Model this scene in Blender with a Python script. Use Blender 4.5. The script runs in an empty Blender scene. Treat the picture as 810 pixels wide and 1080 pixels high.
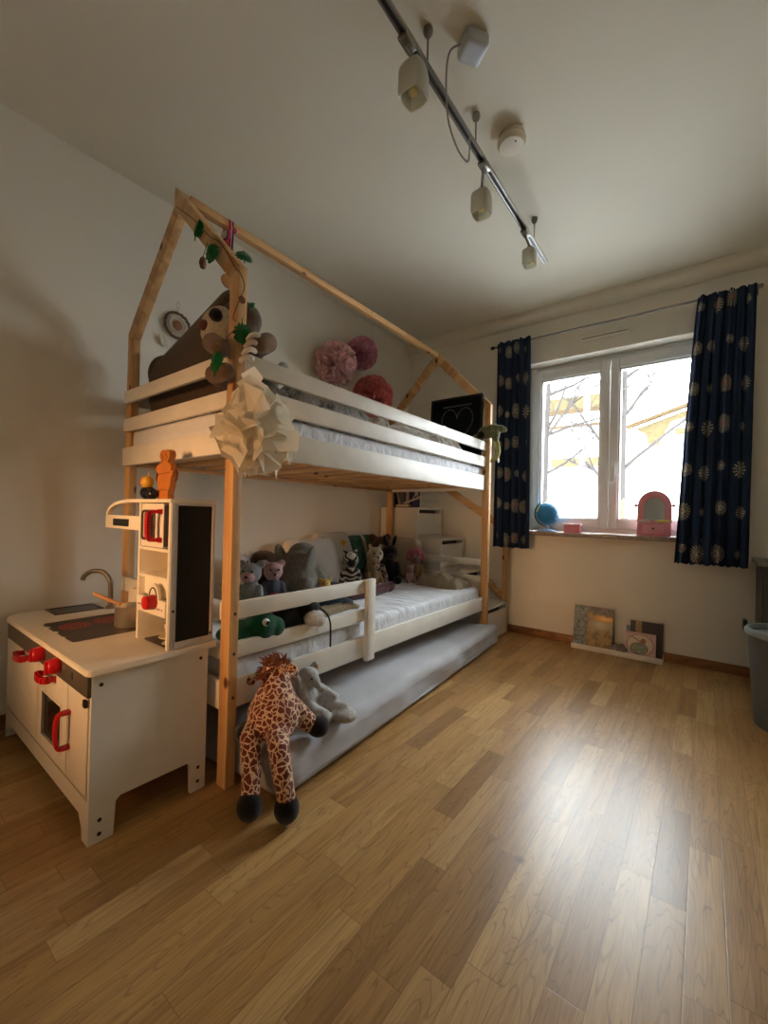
import bpy, bmesh, math, random
from mathutils import Vector, Matrix, Euler, noise as mnoise
random.seed(7)
C = bpy.context.scene.collection
PI = math.pi
sin, cos = math.sin, math.cos
V = Vector

# ------------------------------------------------------------------ materials
def srgb(r, g, b):
    f = lambda c: ((c/255+0.055)/1.055)**2.4 if c > 10 else c/255/12.92
    return (f(r), f(g), f(b), 1)

class NT:
    def __init__(s, name):
        s.m = bpy.data.materials.new(name); s.m.use_nodes = True
        s.t = s.m.node_tree; s.t.nodes.clear()
        s.out = s.n('ShaderNodeOutputMaterial')
        s.b = s.n('ShaderNodeBsdfPrincipled')
        s.l(s.b.outputs[0], s.out.inputs[0])
    def n(s, typ, **kw):
        nd = s.t.nodes.new(typ)
        for k, v in kw.items(): setattr(nd, k, v)
        return nd
    def l(s, a, b): s.t.links.new(a, b)
    def math(s, op, a, b=None, c=None):
        nd = s.n('ShaderNodeMath', operation=op)
        for i, x in enumerate((a, b, c)):
            if x is None: continue
            if isinstance(x, (int, float)): nd.inputs[i].default_value = x
            else: s.l(x, nd.inputs[i])
        return nd.outputs[0]
    def coord(s, scale=(1, 1, 1), kind='Object', rot=(0, 0, 0)):
        tc = s.n('ShaderNodeTexCoord'); mp = s.n('ShaderNodeMapping')
        mp.inputs['Scale'].default_value = scale; mp.inputs['Rotation'].default_value = rot
        s.l(tc.outputs[kind], mp.inputs['Vector']); return mp.outputs[0]
    def noise(s, vec, scale, detail=3, rough=.5):
        nd = s.n('ShaderNodeTexNoise'); nd.inputs['Scale'].default_value = scale
        nd.inputs['Detail'].default_value = detail; nd.inputs['Roughness'].default_value = rough
        if vec is not None: s.l(vec, nd.inputs['Vector'])
        return nd.outputs['Fac']
    def ramp(s, fac, stops, interp='LINEAR'):
        nd = s.n('ShaderNodeValToRGB'); cr = nd.color_ramp; cr.interpolation = interp
        while len(cr.elements) < len(stops): cr.elements.new(.5)
        for e, (p, c) in zip(cr.elements, stops): e.position = p; e.color = c
        s.l(fac, nd.inputs[0]); return nd.outputs[0]
    def mix(s, fac, a, b, mode='MIX'):
        nd = s.n('ShaderNodeMix', data_type='RGBA', blend_type=mode)
        for i, x in ((0, fac), (6, a), (7, b)):
            if isinstance(x, (int, float, tuple)): nd.inputs[i].default_value = x
            else: s.l(x, nd.inputs[i])
        return nd.outputs[2]
    def bump(s, h, strength, dist=.01):
        nd = s.n('ShaderNodeBump'); nd.inputs['Strength'].default_value = strength
        nd.inputs['Distance'].default_value = dist
        s.l(h, nd.inputs['Height']); s.l(nd.outputs[0], s.b.inputs['Normal'])
    def set(s, **kw):
        for k, v in kw.items(): s.b.inputs[k.replace('_', ' ')].default_value = v

def plain(name, col, rough=.5, metal=0, spec=.5, var=.06, bump=0, bscale=60, emit=None):
    t = NT(name); t.set(Roughness=rough, Metallic=metal); t.b.inputs['Specular IOR Level'].default_value = spec
    v = t.coord(); f = t.noise(v, 9, 4)
    d = tuple(c*(1-var) for c in col[:3])+(1,); u = tuple(min(1, c*(1+var)) for c in col[:3])+(1,)
    t.l(t.ramp(f, [(.3, d), (.7, u)]), t.b.inputs['Base Color'])
    if bump: t.bump(t.noise(v, bscale, 3), bump, .004)
    if emit: t.b.inputs['Emission Color'].default_value = col; t.b.inputs['Emission Strength'].default_value = emit
    return t.m

def fur(name, c1, c2=None, scale=260, rough=.95):
    t = NT(name); t.set(Roughness=rough); t.b.inputs['Sheen Weight'].default_value = .25
    t.b.inputs['Specular IOR Level'].default_value = .1
    v = t.coord(); c2 = c2 or tuple(c*.62 for c in c1[:3])+(1,)
    f = t.noise(v, 70, 4, .7)
    t.l(t.ramp(f, [(.32, c2), (.66, c1)]), t.b.inputs['Base Color'])
    t.bump(t.noise(v, scale, 3, .7), .7, .004)
    return t.m

def fabric(name, col, rough=.9, wr=.0, wscale=6, var=.08, weave=900):
    t = NT(name); t.set(Roughness=rough); t.b.inputs['Specular IOR Level'].default_value = .2
    v = t.coord(); f = t.noise(v, 5, 5)
    d = tuple(c*(1-var) for c in col[:3])+(1,); u = tuple(min(1, c*(1+var)) for c in col[:3])+(1,)
    t.l(t.ramp(f, [(.3, d), (.7, u)]), t.b.inputs['Base Color'])
    h = t.noise(v, weave, 1)
    if wr:
        w = t.noise(t.coord((1, .35, 1)), wscale, 3, .5)
        h = t.math('ADD', t.math('MULTIPLY', w, 8), h)
        t.bump(h, wr, .004)
    else: t.bump(h, .15, .002)
    return t.m

def pine(name, stretch, base=(212, 168, 112), dark=(176, 124, 72), rot=0):
    t = NT(name); t.set(Roughness=.55)
    b, d = srgb(*base), srgb(*dark)
    v = t.coord(stretch)
    if rot:
        tc = t.n('ShaderNodeTexCoord'); m1 = t.n('ShaderNodeMapping'); m2 = t.n('ShaderNodeMapping'); m1.inputs['Rotation'].default_value = (0, rot, 0); m2.inputs['Scale'].default_value = stretch
        t.l(tc.outputs['Object'], m1.inputs['Vector']); t.l(m1.outputs[0], m2.inputs['Vector']); v = m2.outputs[0]
    w = t.n('ShaderNodeTexNoise'); w.inputs['Scale'].default_value = 14; w.inputs['Detail'].default_value = 5
    w.inputs['Distortion'].default_value = 1.2; t.l(v, w.inputs['Vector'])
    col = t.ramp(w.outputs['Fac'], [(.3, d), (.55, b), (.75, tuple(min(1, c*1.12) for c in b[:3])+(1,))])
    vo = t.n('ShaderNodeTexVoronoi'); vo.inputs['Scale'].default_value = 7; 
    t.l(t.coord(tuple(1.0 if s < 1 else 1.6 for s in stretch)), vo.inputs['Vector'])
    k = t.ramp(vo.outputs['Distance'], [(.10, (1, 1, 1, 1)), (.17, (0, 0, 0, 1))])
    t.l(t.mix(k, col, srgb(96, 52, 22)), t.b.inputs['Base Color'])
    t.bump(w.outputs['Fac'], .08, .003)
    return t.m

def vcol(name, rough=.7, spec=.3, weave=0):
    t = NT(name); t.set(Roughness=rough); t.b.inputs['Specular IOR Level'].default_value = spec
    a = t.n('ShaderNodeVertexColor', layer_name='Col')
    v = t.coord()
    f = t.noise(v, 40, 3)
    t.l(t.mix(t.math('MULTIPLY', f, .25), a.outputs['Color'], tuple([.5]*3)+(1,), 'MULTIPLY'), t.b.inputs['Base Color'])
    if weave: t.bump(t.noise(v, weave, 2), .2, .002)
    return t.m

M = {}
def wallmat(name, col):
    t = NT(name); t.set(Roughness=.92); t.b.inputs['Specular IOR Level'].default_value = .15
    v = t.coord(); f = t.noise(v, 1.3, 4)
    d = tuple(c*.94 for c in col[:3])+(1,)
    t.l(t.ramp(f, [(.3, d), (.7, col)]), t.b.inputs['Base Color'])
    t.bump(t.math('ADD', t.noise(v, 170, 3, .7), t.noise(v, 60, 2)), .14, .003)
    return t.m
M['wall'] = wallmat('wall_paint', srgb(237, 231, 216))
M['ceiling'] = wallmat('ceiling_paint', srgb(236, 230, 212))

def floor_mat():
    t = NT('oak_parquet')
    tc = t.n('ShaderNodeTexCoord'); sp = t.n('ShaderNodeSeparateXYZ'); t.l(tc.outputs['Object'], sp.inputs[0])
    X, Y = sp.outputs[0], sp.outputs[1]
    W, Lg = .071, .42
    u = t.math('DIVIDE', t.math('ADD', X, 10.0), W); row = t.math('FLOOR', u); fu = t.math('FRACT', u)
    wn = t.n('ShaderNodeTexWhiteNoise', noise_dimensions='1D'); t.l(row, wn.inputs['W'])
    off = t.math('MULTIPLY', wn.outputs['Value'], 1.0)
    wn1 = t.n('ShaderNodeTexWhiteNoise', noise_dimensions='1D'); t.l(t.math('ADD', row, .37), wn1.inputs['W'])
    ln = t.math('MULTIPLY_ADD', wn1.outputs['Value'], .22, Lg-.1)
    v0 = t.math('ADD', t.math('DIVIDE', t.math('ADD', Y, 12.0), ln), off)
    colm = t.math('FLOOR', v0); fv = t.math('FRACT', v0)
    cmb = t.n('ShaderNodeCombineXYZ'); t.l(row, cmb.inputs[0]); t.l(colm, cmb.inputs[1])
    w2 = t.n('ShaderNodeTexWhiteNoise', noise_dimensions='2D'); t.l(cmb.outputs[0], w2.inputs['Vector'])
    rnd = w2.outputs['Value']
    c2 = t.n('ShaderNodeCombineXYZ')
    t.l(t.math('ADD', X, t.math('MULTIPLY', rnd, 37.0)), c2.inputs[0])
    t.l(t.math('ADD', Y, t.math('MULTIPLY', rnd, 91.0)), c2.inputs[1])
    mp = t.n('ShaderNodeMapping'); mp.inputs['Scale'].default_value = (26, 1.7, 1); t.l(c2.outputs[0], mp.inputs['Vector'])
    g = t.n('ShaderNodeTexNoise'); g.inputs['Scale'].default_value = 1.6; g.inputs['Detail'].default_value = 6
    g.inputs['Distortion'].default_value = .9; g.inputs['Roughness'].default_value = .6; t.l(mp.outputs[0], g.inputs['Vector'])
    mp2 = t.n('ShaderNodeMapping'); mp2.inputs['Scale'].default_value = (140, 5, 1); t.l(c2.outputs[0], mp2.inputs['Vector'])
    g2 = t.noise(mp2.outputs[0], 1.5, 3, .6)
    # cathedral grain rings
    mp3 = t.n('ShaderNodeMapping'); mp3.inputs['Scale'].default_value = (9, .9, 1); t.l(c2.outputs[0], mp3.inputs['Vector'])
    rn = t.noise(mp3.outputs[0], 1.6, 2, .4)
    rings = t.math('ABSOLUTE', t.math('SINE', t.math('MULTIPLY', rn, 75.0)))
    rl = t.ramp(rings, [(0, (0, 0, 0, 1)), (.35, (1, 1, 1, 1))])
    base = t.ramp(rnd, [(0, srgb(152, 112, 62)), (.25, srgb(184, 142, 86)), (.5, srgb(168, 126, 72)), (.75, srgb(202, 164, 108)), (1, srgb(176, 132, 78))])
    gr = t.ramp(g.outputs['Fac'], [(.3, (.62, .55, .48, 1)), (.55, (1, 1, 1, 1)), (.8, (1.1, 1.08, 1.02, 1))])
    c = t.mix(.75, base, gr, 'MULTIPLY')
    c = t.mix(t.math('MULTIPLY', t.math('SUBTRACT', 1.0, rl), .42), c, srgb(98, 60, 28))
    fine = t.ramp(g2, [(.35, (.72, .66, .6, 1)), (.6, (1, 1, 1, 1))])
    c = t.mix(.5, c, fine, 'MULTIPLY')
    # knots
    kv = t.n('ShaderNodeTexVoronoi'); kv.inputs['Scale'].default_value = 3.1
    t.l(tc.outputs['Object'], kv.inputs['Vector'])
    kn = t.ramp(kv.outputs['Distance'], [(.025, (1, 1, 1, 1)), (.06, (0, 0, 0, 1))])
    c = t.mix(t.math('MULTIPLY', kn, .7), c, srgb(70, 40, 20))
    e1 = t.math('MINIMUM', fu, t.math('SUBTRACT', 1.0, fu))
    e2 = t.math('MULTIPLY', t.math('MINIMUM', fv, t.math('SUBTRACT', 1.0, fv)), 6.0)
    e = t.math('MINIMUM', e1, e2)
    gap = t.ramp(e, [(.006, (1, 1, 1, 1)), (.02, (0, 0, 0, 1))])
    c = t.mix(t.math('MULTIPLY', gap, .45), c, srgb(84, 50, 22))
    t.l(c, t.b.inputs['Base Color'])
    rr = t.math('MULTIPLY_ADD', g2, .12, .26)
    t.l(rr, t.b.inputs['Roughness']); t.b.inputs['Specular IOR Level'].default_value = .5
    hb = t.math('SUBTRACT', t.math('MULTIPLY', g2, .25), gap)
    t.bump(hb, .10, .002)
    return t.m
M['floor'] = floor_mat()
M['baseboard'] = pine('oak_baseboard', (.3, .05, 1), (150, 98, 52), (112, 66, 32))
M['pine_z'] = pine('pine_upright', (1, 1, .06))
M['pine_d'] = pine('pine_rafter_right', (1, 1, .06), rot=PI/4); M['pine_e'] = pine('pine_rafter_left', (1, 1, .06), rot=-PI/4)
M['pine_y'] = pine('pine_length', (1, .06, 1))
M['pine_x'] = pine('pine_cross', (.06, 1, 1))
M['white_wood'] = plain('white_painted_wood', srgb(232, 226, 214), .45, bump=.05)
M['kit_white'] = plain('kitchen_white_board', srgb(230, 222, 206), .4, var=.02)
M['pvc'] = plain('white_window_frame', srgb(226, 226, 222), .35, var=.02)
M['granite'] = None
def granite():
    t = NT('speckled_granite'); t.set(Roughness=.3)
    v = t.coord(); f = t.noise(v, 160, 4, .8)
    t.l(t.ramp(f, [(.35, srgb(52, 42, 38)), (.5, srgb(140, 120, 108)), (.62, srgb(200, 186, 172))]), t.b.inputs['Base Color'])
    return t.m
M['granite'] = granite()
def glass(name, col=(1, 1, 1, 1), refl=.08):
    t = NT(name); t.t.nodes.remove(t.b)
    tr = t.n('ShaderNodeBsdfTransparent'); tr.inputs[0].default_value = col
    gl = t.n('ShaderNodeBsdfGlossy'); gl.inputs['Roughness'].default_value = .02
    fr = t.n('ShaderNodeFresnel'); fr.inputs[0].default_value = 1.3
    mx = t.n('ShaderNodeMixShader'); t.l(t.math('MULTIPLY', fr.outputs[0], .8), mx.inputs[0])
    t.l(tr.outputs[0], mx.inputs[1]); t.l(gl.outputs[0], mx.inputs[2]); t.l(mx.outputs[0], t.out.inputs[0])
    return t.m
M['glass'] = glass('window_glass', (.97, .99, .98, 1))
def frosted(name, col, amt=.5):
    t = NT(name); t.set(Roughness=.35); t.b.inputs['Base Color'].default_value = col
    f = t.noise(t.coord(), 30, 2)
    t.l(t.ramp(f, [(.3, tuple(c*.93 for c in col[:3])+(1,)), (.7, col)]), t.b.inputs['Base Color'])
    tl = t.n('ShaderNodeBsdfTranslucent'); tl.inputs[0].default_value = col
    mx = t.n('ShaderNodeMixShader'); mx.inputs[0].default_value = amt
    t.l(t.b.outputs[0], mx.inputs[1]); t.l(tl.outputs[0], mx.inputs[2]); t.l(mx.outputs[0], t.out.inputs[0])
    return t.m
M['frost'] = frosted('frosted_glass', srgb(226, 222, 206), .4)
M['paper'] = frosted('thin_white_paper', srgb(246, 238, 220), .35)
M['red'] = plain('red_plastic', srgb(196, 18, 26), .3)
M['black'] = plain('black_plastic', srgb(18, 18, 20), .35)
M['blackboard'] = plain('blackboard_paint', srgb(17, 18, 18), .8, var=.2)
M['steel'] = plain('brushed_steel', srgb(206, 196, 180), .38, .85)
M['grey_metal'] = plain('grey_metal', srgb(138, 134, 126), .35, .8)
M['dark_steel'] = plain('dark_grey_strip', srgb(100, 92, 82), .4, .3)
M['screw'] = plain('dark_screw', srgb(70, 60, 52), .4, .6)
M['sheet'] = fabric('white_sheet', srgb(226, 226, 226), wr=.35, wscale=9)
M['trundle'] = fabric('grey_mattress_fabric', srgb(192, 192, 196), wr=.4, wscale=8)
M['pillow'] = fabric('white_pillow_cotton', srgb(214, 206, 194), wr=.2)
M['shell'] = plain('pale_board', srgb(222, 218, 208), .4, var=.02)
M['chalk'] = plain('chalk_line', srgb(170, 174, 172), .9)

# ------------------------------------------------------------------ mesh helpers
def bx(bm, x0, x1, y0, y1, z0, z1, bev=0, mi=0, seg=2):
    r = bmesh.ops.create_cube(bm, size=1)
    for v in r['verts']:
        v.co = V((x0+(v.co.x+.5)*(x1-x0), y0+(v.co.y+.5)*(y1-y0), z0+(v.co.z+.5)*(z1-z0)))
    fs = set(f for v in r['verts'] for f in v.link_faces)
    for f in fs: f.material_index = mi
    if bev:
        es = list(set(e for v in r['verts'] for e in v.link_edges))
        rr = bmesh.ops.bevel(bm, geom=es, offset=bev, segments=seg, profile=.5, affect='EDGES')
        for f in rr['faces']: f.material_index = mi
    return bm
def box(*a, **k): return bx(bmesh.new(), *a, **k)
def beam(bm, p0, p1, a, w, h, bev=.003):
    """rectangular bar from p0 to p1; a = direction of its width w, h across"""
    p0, p1 = V(p0), V(p1); d = (p1-p0); L = d.length; d.normalize()
    a = V(a); a = (a-d*a.dot(d)).normalized(); c = d.cross(a)
    n0 = len(bm.verts)
    r = bmesh.ops.create_cube(bm, size=1)
    mat = Matrix((a, c, d)).transposed()
    for v in r['verts']:
        v.co = p0+d*(L*(v.co.z+.5))+a*(v.co.x*w)+c*(v.co.y*h)
    if bev:
        es = list(set(e for v in r['verts'] for e in v.link_edges))
        bmesh.ops.bevel(bm, geom=es, offset=bev, segments=2, profile=.5, affect='EDGES')
    return bm
def tube(bm, pts, r, seg=8, closed=False, r1=None, mi=0):
    pts = [V(p) for p in pts]; n = len(pts); rings = []
    prev = None
    for i, p in enumerate(pts):
        if closed: d = pts[(i+1) % n]-pts[i-1]
        else: d = pts[min(i+1, n-1)]-pts[max(i-1, 0)]
        d.normalize()
        if prev is None:
            a = d.orthogonal().normalized()
        else:
            a = prev-d*prev.dot(d)
            a = a.normalized() if a.length > 1e-6 else d.orthogonal().normalized()
        prev = a; b = d.cross(a)
        rad = r[i] if isinstance(r, (list, tuple)) else (r if r1 is None else r+(r1-r)*i/(n-1))
        rings.append([bm.verts.new(p+(a*cos(2*PI*k/seg)+b*sin(2*PI*k/seg))*rad) for k in range(seg)])
    m = n if closed else n-1
    for i in range(m):
        A, B = rings[i], rings[(i+1) % n]
        for k in range(seg):
            f = bm.faces.new((A[k], A[(k+1) % seg], B[(k+1) % seg], B[k])); f.material_index = mi
    if not closed:
        bm.faces.new(rings[0][::-1]).material_index = mi; bm.faces.new(rings[-1]).material_index = mi
    return bm
def lathe(bm, prof, c=(0, 0, 0), seg=24, mi=0, axis='z'):
    c = V(c); rings = []
    for r, z in prof:
        ring = []
        for k in range(seg):
            a = 2*PI*k/seg
            q = V((r*cos(a), r*sin(a), z))
            if axis == 'y': q = V((q.x, q.z, q.y))
            if axis == 'x': q = V((q.z, q.x, q.y))
            ring.append(bm.verts.new(c+q))
        rings.append(ring)
    for i in range(len(rings)-1):
        for k in range(seg):
            f = bm.faces.new((rings[i][k], rings[i][(k+1) % seg], rings[i+1][(k+1) % seg], rings[i+1][k])); f.material_index = mi
    bm.faces.new(rings[0][::-1]).material_index = mi; bm.faces.new(rings[-1]).material_index = mi
    return bm
def prism(bm, poly, axis, a0, a1, mi=0):
    """polygon (list of 2-D points in the two other axes) extruded along axis"""
    def mk(p, a):
        return V((a, p[0], p[1])) if axis == 'x' else V((p[0], a, p[1])) if axis == 'y' else V((p[0], p[1], a))
    A = [bm.verts.new(mk(p, a0)) for p in poly]; B = [bm.verts.new(mk(p, a1)) for p in poly]
    n = len(poly)
    for i in range(n):
        bm.faces.new((A[i], A[(i+1) % n], B[(i+1) % n], B[i])).material_index = mi
    bm.faces.new(A[::-1]).material_index = mi; bm.faces.new(B).material_index = mi
    bmesh.ops.recalc_face_normals(bm, faces=bm.faces)
    return bm
def ell(bm, c, r, rot=None, sub=3, mi=0):
    m = Matrix.Translation(V(c)) @ (Euler(rot).to_matrix().to_4x4() if rot else Matrix()) @ Matrix.Diagonal((r[0], r[1], r[2], 1))
    rr = bmesh.ops.create_icosphere(bm, subdivisions=sub, radius=1, matrix=m)
    for f in set(f for v in rr['verts'] for f in v.link_faces): f.material_index = mi
    return bm

def mesh_from(name, bm, mats, smooth=True, ang=.7):
    me = bpy.data.meshes.new(name)
    bmesh.ops.recalc_face_normals(bm, faces=bm.faces)
    bm.to_mesh(me); bm.free()
    for m in (mats if isinstance(mats, (list, tuple)) else [mats]):
        me.materials.append(M[m] if isinstance(m, str) else m)
    if smooth:
        me.polygons.foreach_set('use_smooth', [True]*len(me.polygons))
        if ang: me.set_sharp_from_angle(angle=ang)
    return me
def root_of(o):
    while o.parent: o = o.parent
    return o
def obj(name, bm, mats, parent=None, local=False, smooth=True, ang=.7, label=None):
    """one mesh object; bm in world coordinates unless local (then in the thing's own frame)"""
    if parent is not None and not local:
        bmesh.ops.translate(bm, verts=bm.verts, vec=-root_of(parent).location)
    me = mesh_from(name, bm, mats, smooth, ang)
    o = bpy.data.objects.new(name, me); C.objects.link(o)
    if parent is not None: o.parent = parent
    if label: o['label'] = label
    return o
def thing(name, label, cat, loc=(0, 0, 0), rot=(0, 0, 0), group=None):
    o = bpy.data.objects.new(name, None); C.objects.link(o)
    o.empty_display_size = .05
    o.location = loc; o.rotation_euler = rot
    o['label'] = label; o['category'] = cat
    if group: o['group'] = group
    return o
def single(name, bm, mats, label, cat, base, group=None, **k):
    """a thing that is one mesh, origin at its base"""
    bmesh.ops.translate(bm, verts=bm.verts, vec=-V(base))
    o = obj(name, bm, mats, **k); o.location = base
    o['label'] = label; o['category'] = cat
    if group: o['group'] = group
    return o
def struct(name, bm, mats, parent=None, **k):
    o = obj(name, bm, mats, parent, **k)
    if parent is None: o['kind'] = 'structure'
    return o
def fbm(p, s, n=3):
    p = V(p)*s; a = 0; w = 1
    for _ in range(n):
        a += mnoise.noise(p)*w; p = p*2.1; w *= .5
    return a

def softbox(cx, cy, cz, sx, sy, sz, r=.04, cuts=14, amp=.006, nsc=5, puff=0, rotz=0, seed=0):
    """rounded cushion or mattress as a displaced dense box"""
    bm = bmesh.new()
    bmesh.ops.create_cube(bm, size=2)
    bmesh.ops.subdivide_edges(bm, edges=bm.edges[:], cuts=cuts, use_grid_fill=True)
    h = V((sx/2, sy/2, sz/2))
    for v in bm.verts:
        p = V((v.co.x*h.x, v.co.y*h.y, v.co.z*h.z))
        if puff:
            fx, fy = 1-abs(v.co.x)**2.4, 1-abs(v.co.y)**2.4
            p.z *= (1-puff)+puff*max(0, fx*fy)**.45
        q = V([max(-h[i]+r, min(h[i]-r, p[i])) if h[i] > r else 0 for i in range(3)])
        d = p-q
        if d.length > 1e-6:
            rr = min(r, d.length) if puff else r
            p = q+d.normalized()*(min(d.length, r))
        n = fbm(p+V((seed*3.1, 0, seed)), nsc)*amp
        p += (p.normalized() if puff else V((0, 0, 1)) if abs(p.z) > h.z*.5 else (d.normalized() if d.length else V((0, 0, 1))))*n
        v.co = p
    if rotz: bmesh.ops.rotate(bm, verts=bm.verts, matrix=Matrix.Rotation(rotz, 3, 'Z'))
    bmesh.ops.translate(bm, verts=bm.verts, vec=(cx, cy, cz))
    return bm

# soft toys: overlapping ellipsoids and tapered limbs remeshed into one continuous skin
def E(c, r, m=0, rot=None): return ('e', V(c), r, rot, m)
def K(p0, p1, r0, r1, m=0): return ('k', V(p0), V(p1), r0, r1, m)
def blob(name, prims, mats, parent, voxel=.006, smooth=5, thick=None):
    bm = bmesh.new(); samples = []
    for p in prims:
        if p[0] == 'e':
            ell(bm, p[1], p[2], p[3], 3)
            im = (Euler(p[3]).to_matrix() if p[3] else Matrix.Identity(3)).transposed()
            samples.append((p[1], im, p[2], p[4]))
        else:
            L = (p[2]-p[1]).length; n = max(2, int(L/(min(p[3], p[4])*.45))+1)
            for i in range(n+1):
                t = i/n; rr = p[3]+(p[4]-p[3])*t; c = p[1].lerp(p[2], t)
                ell(bm, c, (rr, rr, rr), None, 2)
                samples.append((c, Matrix.Identity(3), (rr, rr, rr), p[5]))
    me = bpy.data.meshes.new('tmp'); bm.to_mesh(me); bm.free()
    o = bpy.data.objects.new('tmp', me); C.objects.link(o)
    r = o.modifiers.new('r', 'REMESH'); r.mode = 'VOXEL'; r.voxel_size = voxel
    s = o.modifiers.new('s', 'SMOOTH'); s.iterations = smooth; s.factor = .5
    dg = bpy.context.evaluated_depsgraph_get()
    nm = bpy.data.meshes.new_from_object(o.evaluated_get(dg))
    bpy.data.objects.remove(o); bpy.data.meshes.remove(me)
    nm.name = name; nm.materials.clear()
    for m in mats: nm.materials.append(M[m] if isinstance(m, str) else m)
    if len(mats) > 1:
        for f in nm.polygons:
            best, bi = 1e9, 0; c = f.center
            for (sc, im, sr, mi) in samples:
                q = im @ (c-sc); d = ((q.x/sr[0])**2+(q.y/sr[1])**2+(q.z/sr[2])**2)**.5
                d = (d-1)*min(sr)
                if d < best: best, bi = d, mi
            f.material_index = bi
    nm.polygons.foreach_set('use_smooth', [True]*len(nm.polygons))
    ob = bpy.data.objects.new(name, nm); C.objects.link(ob); ob.parent = parent
    return ob
def toy(name, label, cat, loc, rot, prims, mats, eyes=(), extra=(), voxel=.006, smooth=5, group=None):
    t = thing(name, label, cat, loc, rot, group)
    body = blob('body', prims, mats, t, voxel, smooth)
    for nm, c, r, m in list([('eye',)+tuple(e) for e in eyes])+list(extra):
        r = (r, r, r) if isinstance(r, (int, float)) else r
        obj(nm, ell(bmesh.new(), c, r, None, 2), m, t, local=True)
    return t

def painted(nx, ny, fn, org, du, dv, thick=0, nrm=None):
    """flat printed panel: grid of nx*ny faces with a colour per vertex; u,v run 0..1"""
    bm = bmesh.new(); lay = bm.loops.layers.float_color.new('Col')
    org, du, dv = V(org), V(du), V(dv)
    g = [[bm.verts.new(org+du*(i/nx)+dv*(j/ny)) for i in range(nx+1)] for j in range(ny+1)]
    col = [[fn(i/nx, j/ny) for i in range(nx+1)] for j in range(ny+1)]
    for j in range(ny):
        for i in range(nx):
            f = bm.faces.new((g[j][i], g[j][i+1], g[j+1][i+1], g[j+1][i]))
            for lp, (a, b) in zip(f.loops, ((i, j), (i+1, j), (i+1, j+1), (i, j+1))): lp[lay] = col[b][a]
    return bm
SKY, WARM_E, FILL_E = 27.5, 3.4, 0.5; LOOK = 'Medium Contrast'
OCHRE, OCHRE_D, BARK = (.060, .046, .022, 1), (.045, .028, .012, 1), (.028, .024, .022, 1)
WARM_P, WARM_T = (.95, -2.3, 1.0), (.72, 0, .78)
# ------------------------------------------------------------------ room shell
RX0, RX1, RY0, RY1, H = -.04, 3.5, -2.4, 2.54, 2.53
struct('floor', box(RX0-.2, RX1+.2, RY0-.2, RY1+.26, -.08, 0), 'floor')
struct('ceiling', box(RX0-.2, RX1+.2, RY0-.2, RY1+.26, H, H+.1), 'ceiling')
struct('wall_left', box(RX0-.2, RX0, RY0-.2, RY1+.26, 0, H), 'wall')
struct('wall_right', box(RX1, RX1+.2, RY0-.2, RY1+.26, 0, H), 'wall')
struct('wall_back', box(RX0, RX1, RY0-.2, RY0, 0, H), 'wall')
WX0, WX1, WZ0, WZ1 = 1.085, 2.245, .785, 2.137
bm = bmesh.new()
bx(bm, RX0, WX0, RY1, RY1+.26, 0, H); bx(bm, WX1, RX1, RY1, RY1+.26, 0, H)
bx(bm, WX0, WX1, RY1, RY1+.26, 0, WZ0); bx(bm, WX0, WX1, RY1, RY1+.26, WZ1, H)
struct('wall_window', bm, 'wall', smooth=False)
# soft cove where the window wall meets the ceiling
poly = [(RY1, H), (RY1-.075, H)]+[(RY1-.075+.075*sin(a), H-.085+.085*cos(a)-.0) for a in [i*PI/2/8 for i in range(0, 9)]][1:]
poly = [(RY1, H), (RY1-.085, H), (RY1-.085, H-.004)]+[(RY1-.005-.08*cos(i*PI/16), H-.005-.075*sin(i*PI/16)) for i in range(1, 9)]+[(RY1, H-.08)]
struct('trim_1', prism(bmesh.new(), poly, 'x', RX0, RX1), 'ceiling')
def skirting(name, a, b, n):
    bm = bmesh.new()
    if n == 'y': bx(bm, a, b, RY1-.016, RY1, 0, .058, .004)
    else: bx(bm, RX0, RX0+.016, a, b, 0, .058, .004)
    struct(name, bm, 'baseboard')
skirting('baseboard_window', RX0+.016, RX1, 'y'); skirting('baseboard_left', RY0, RY1, 'x')

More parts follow.
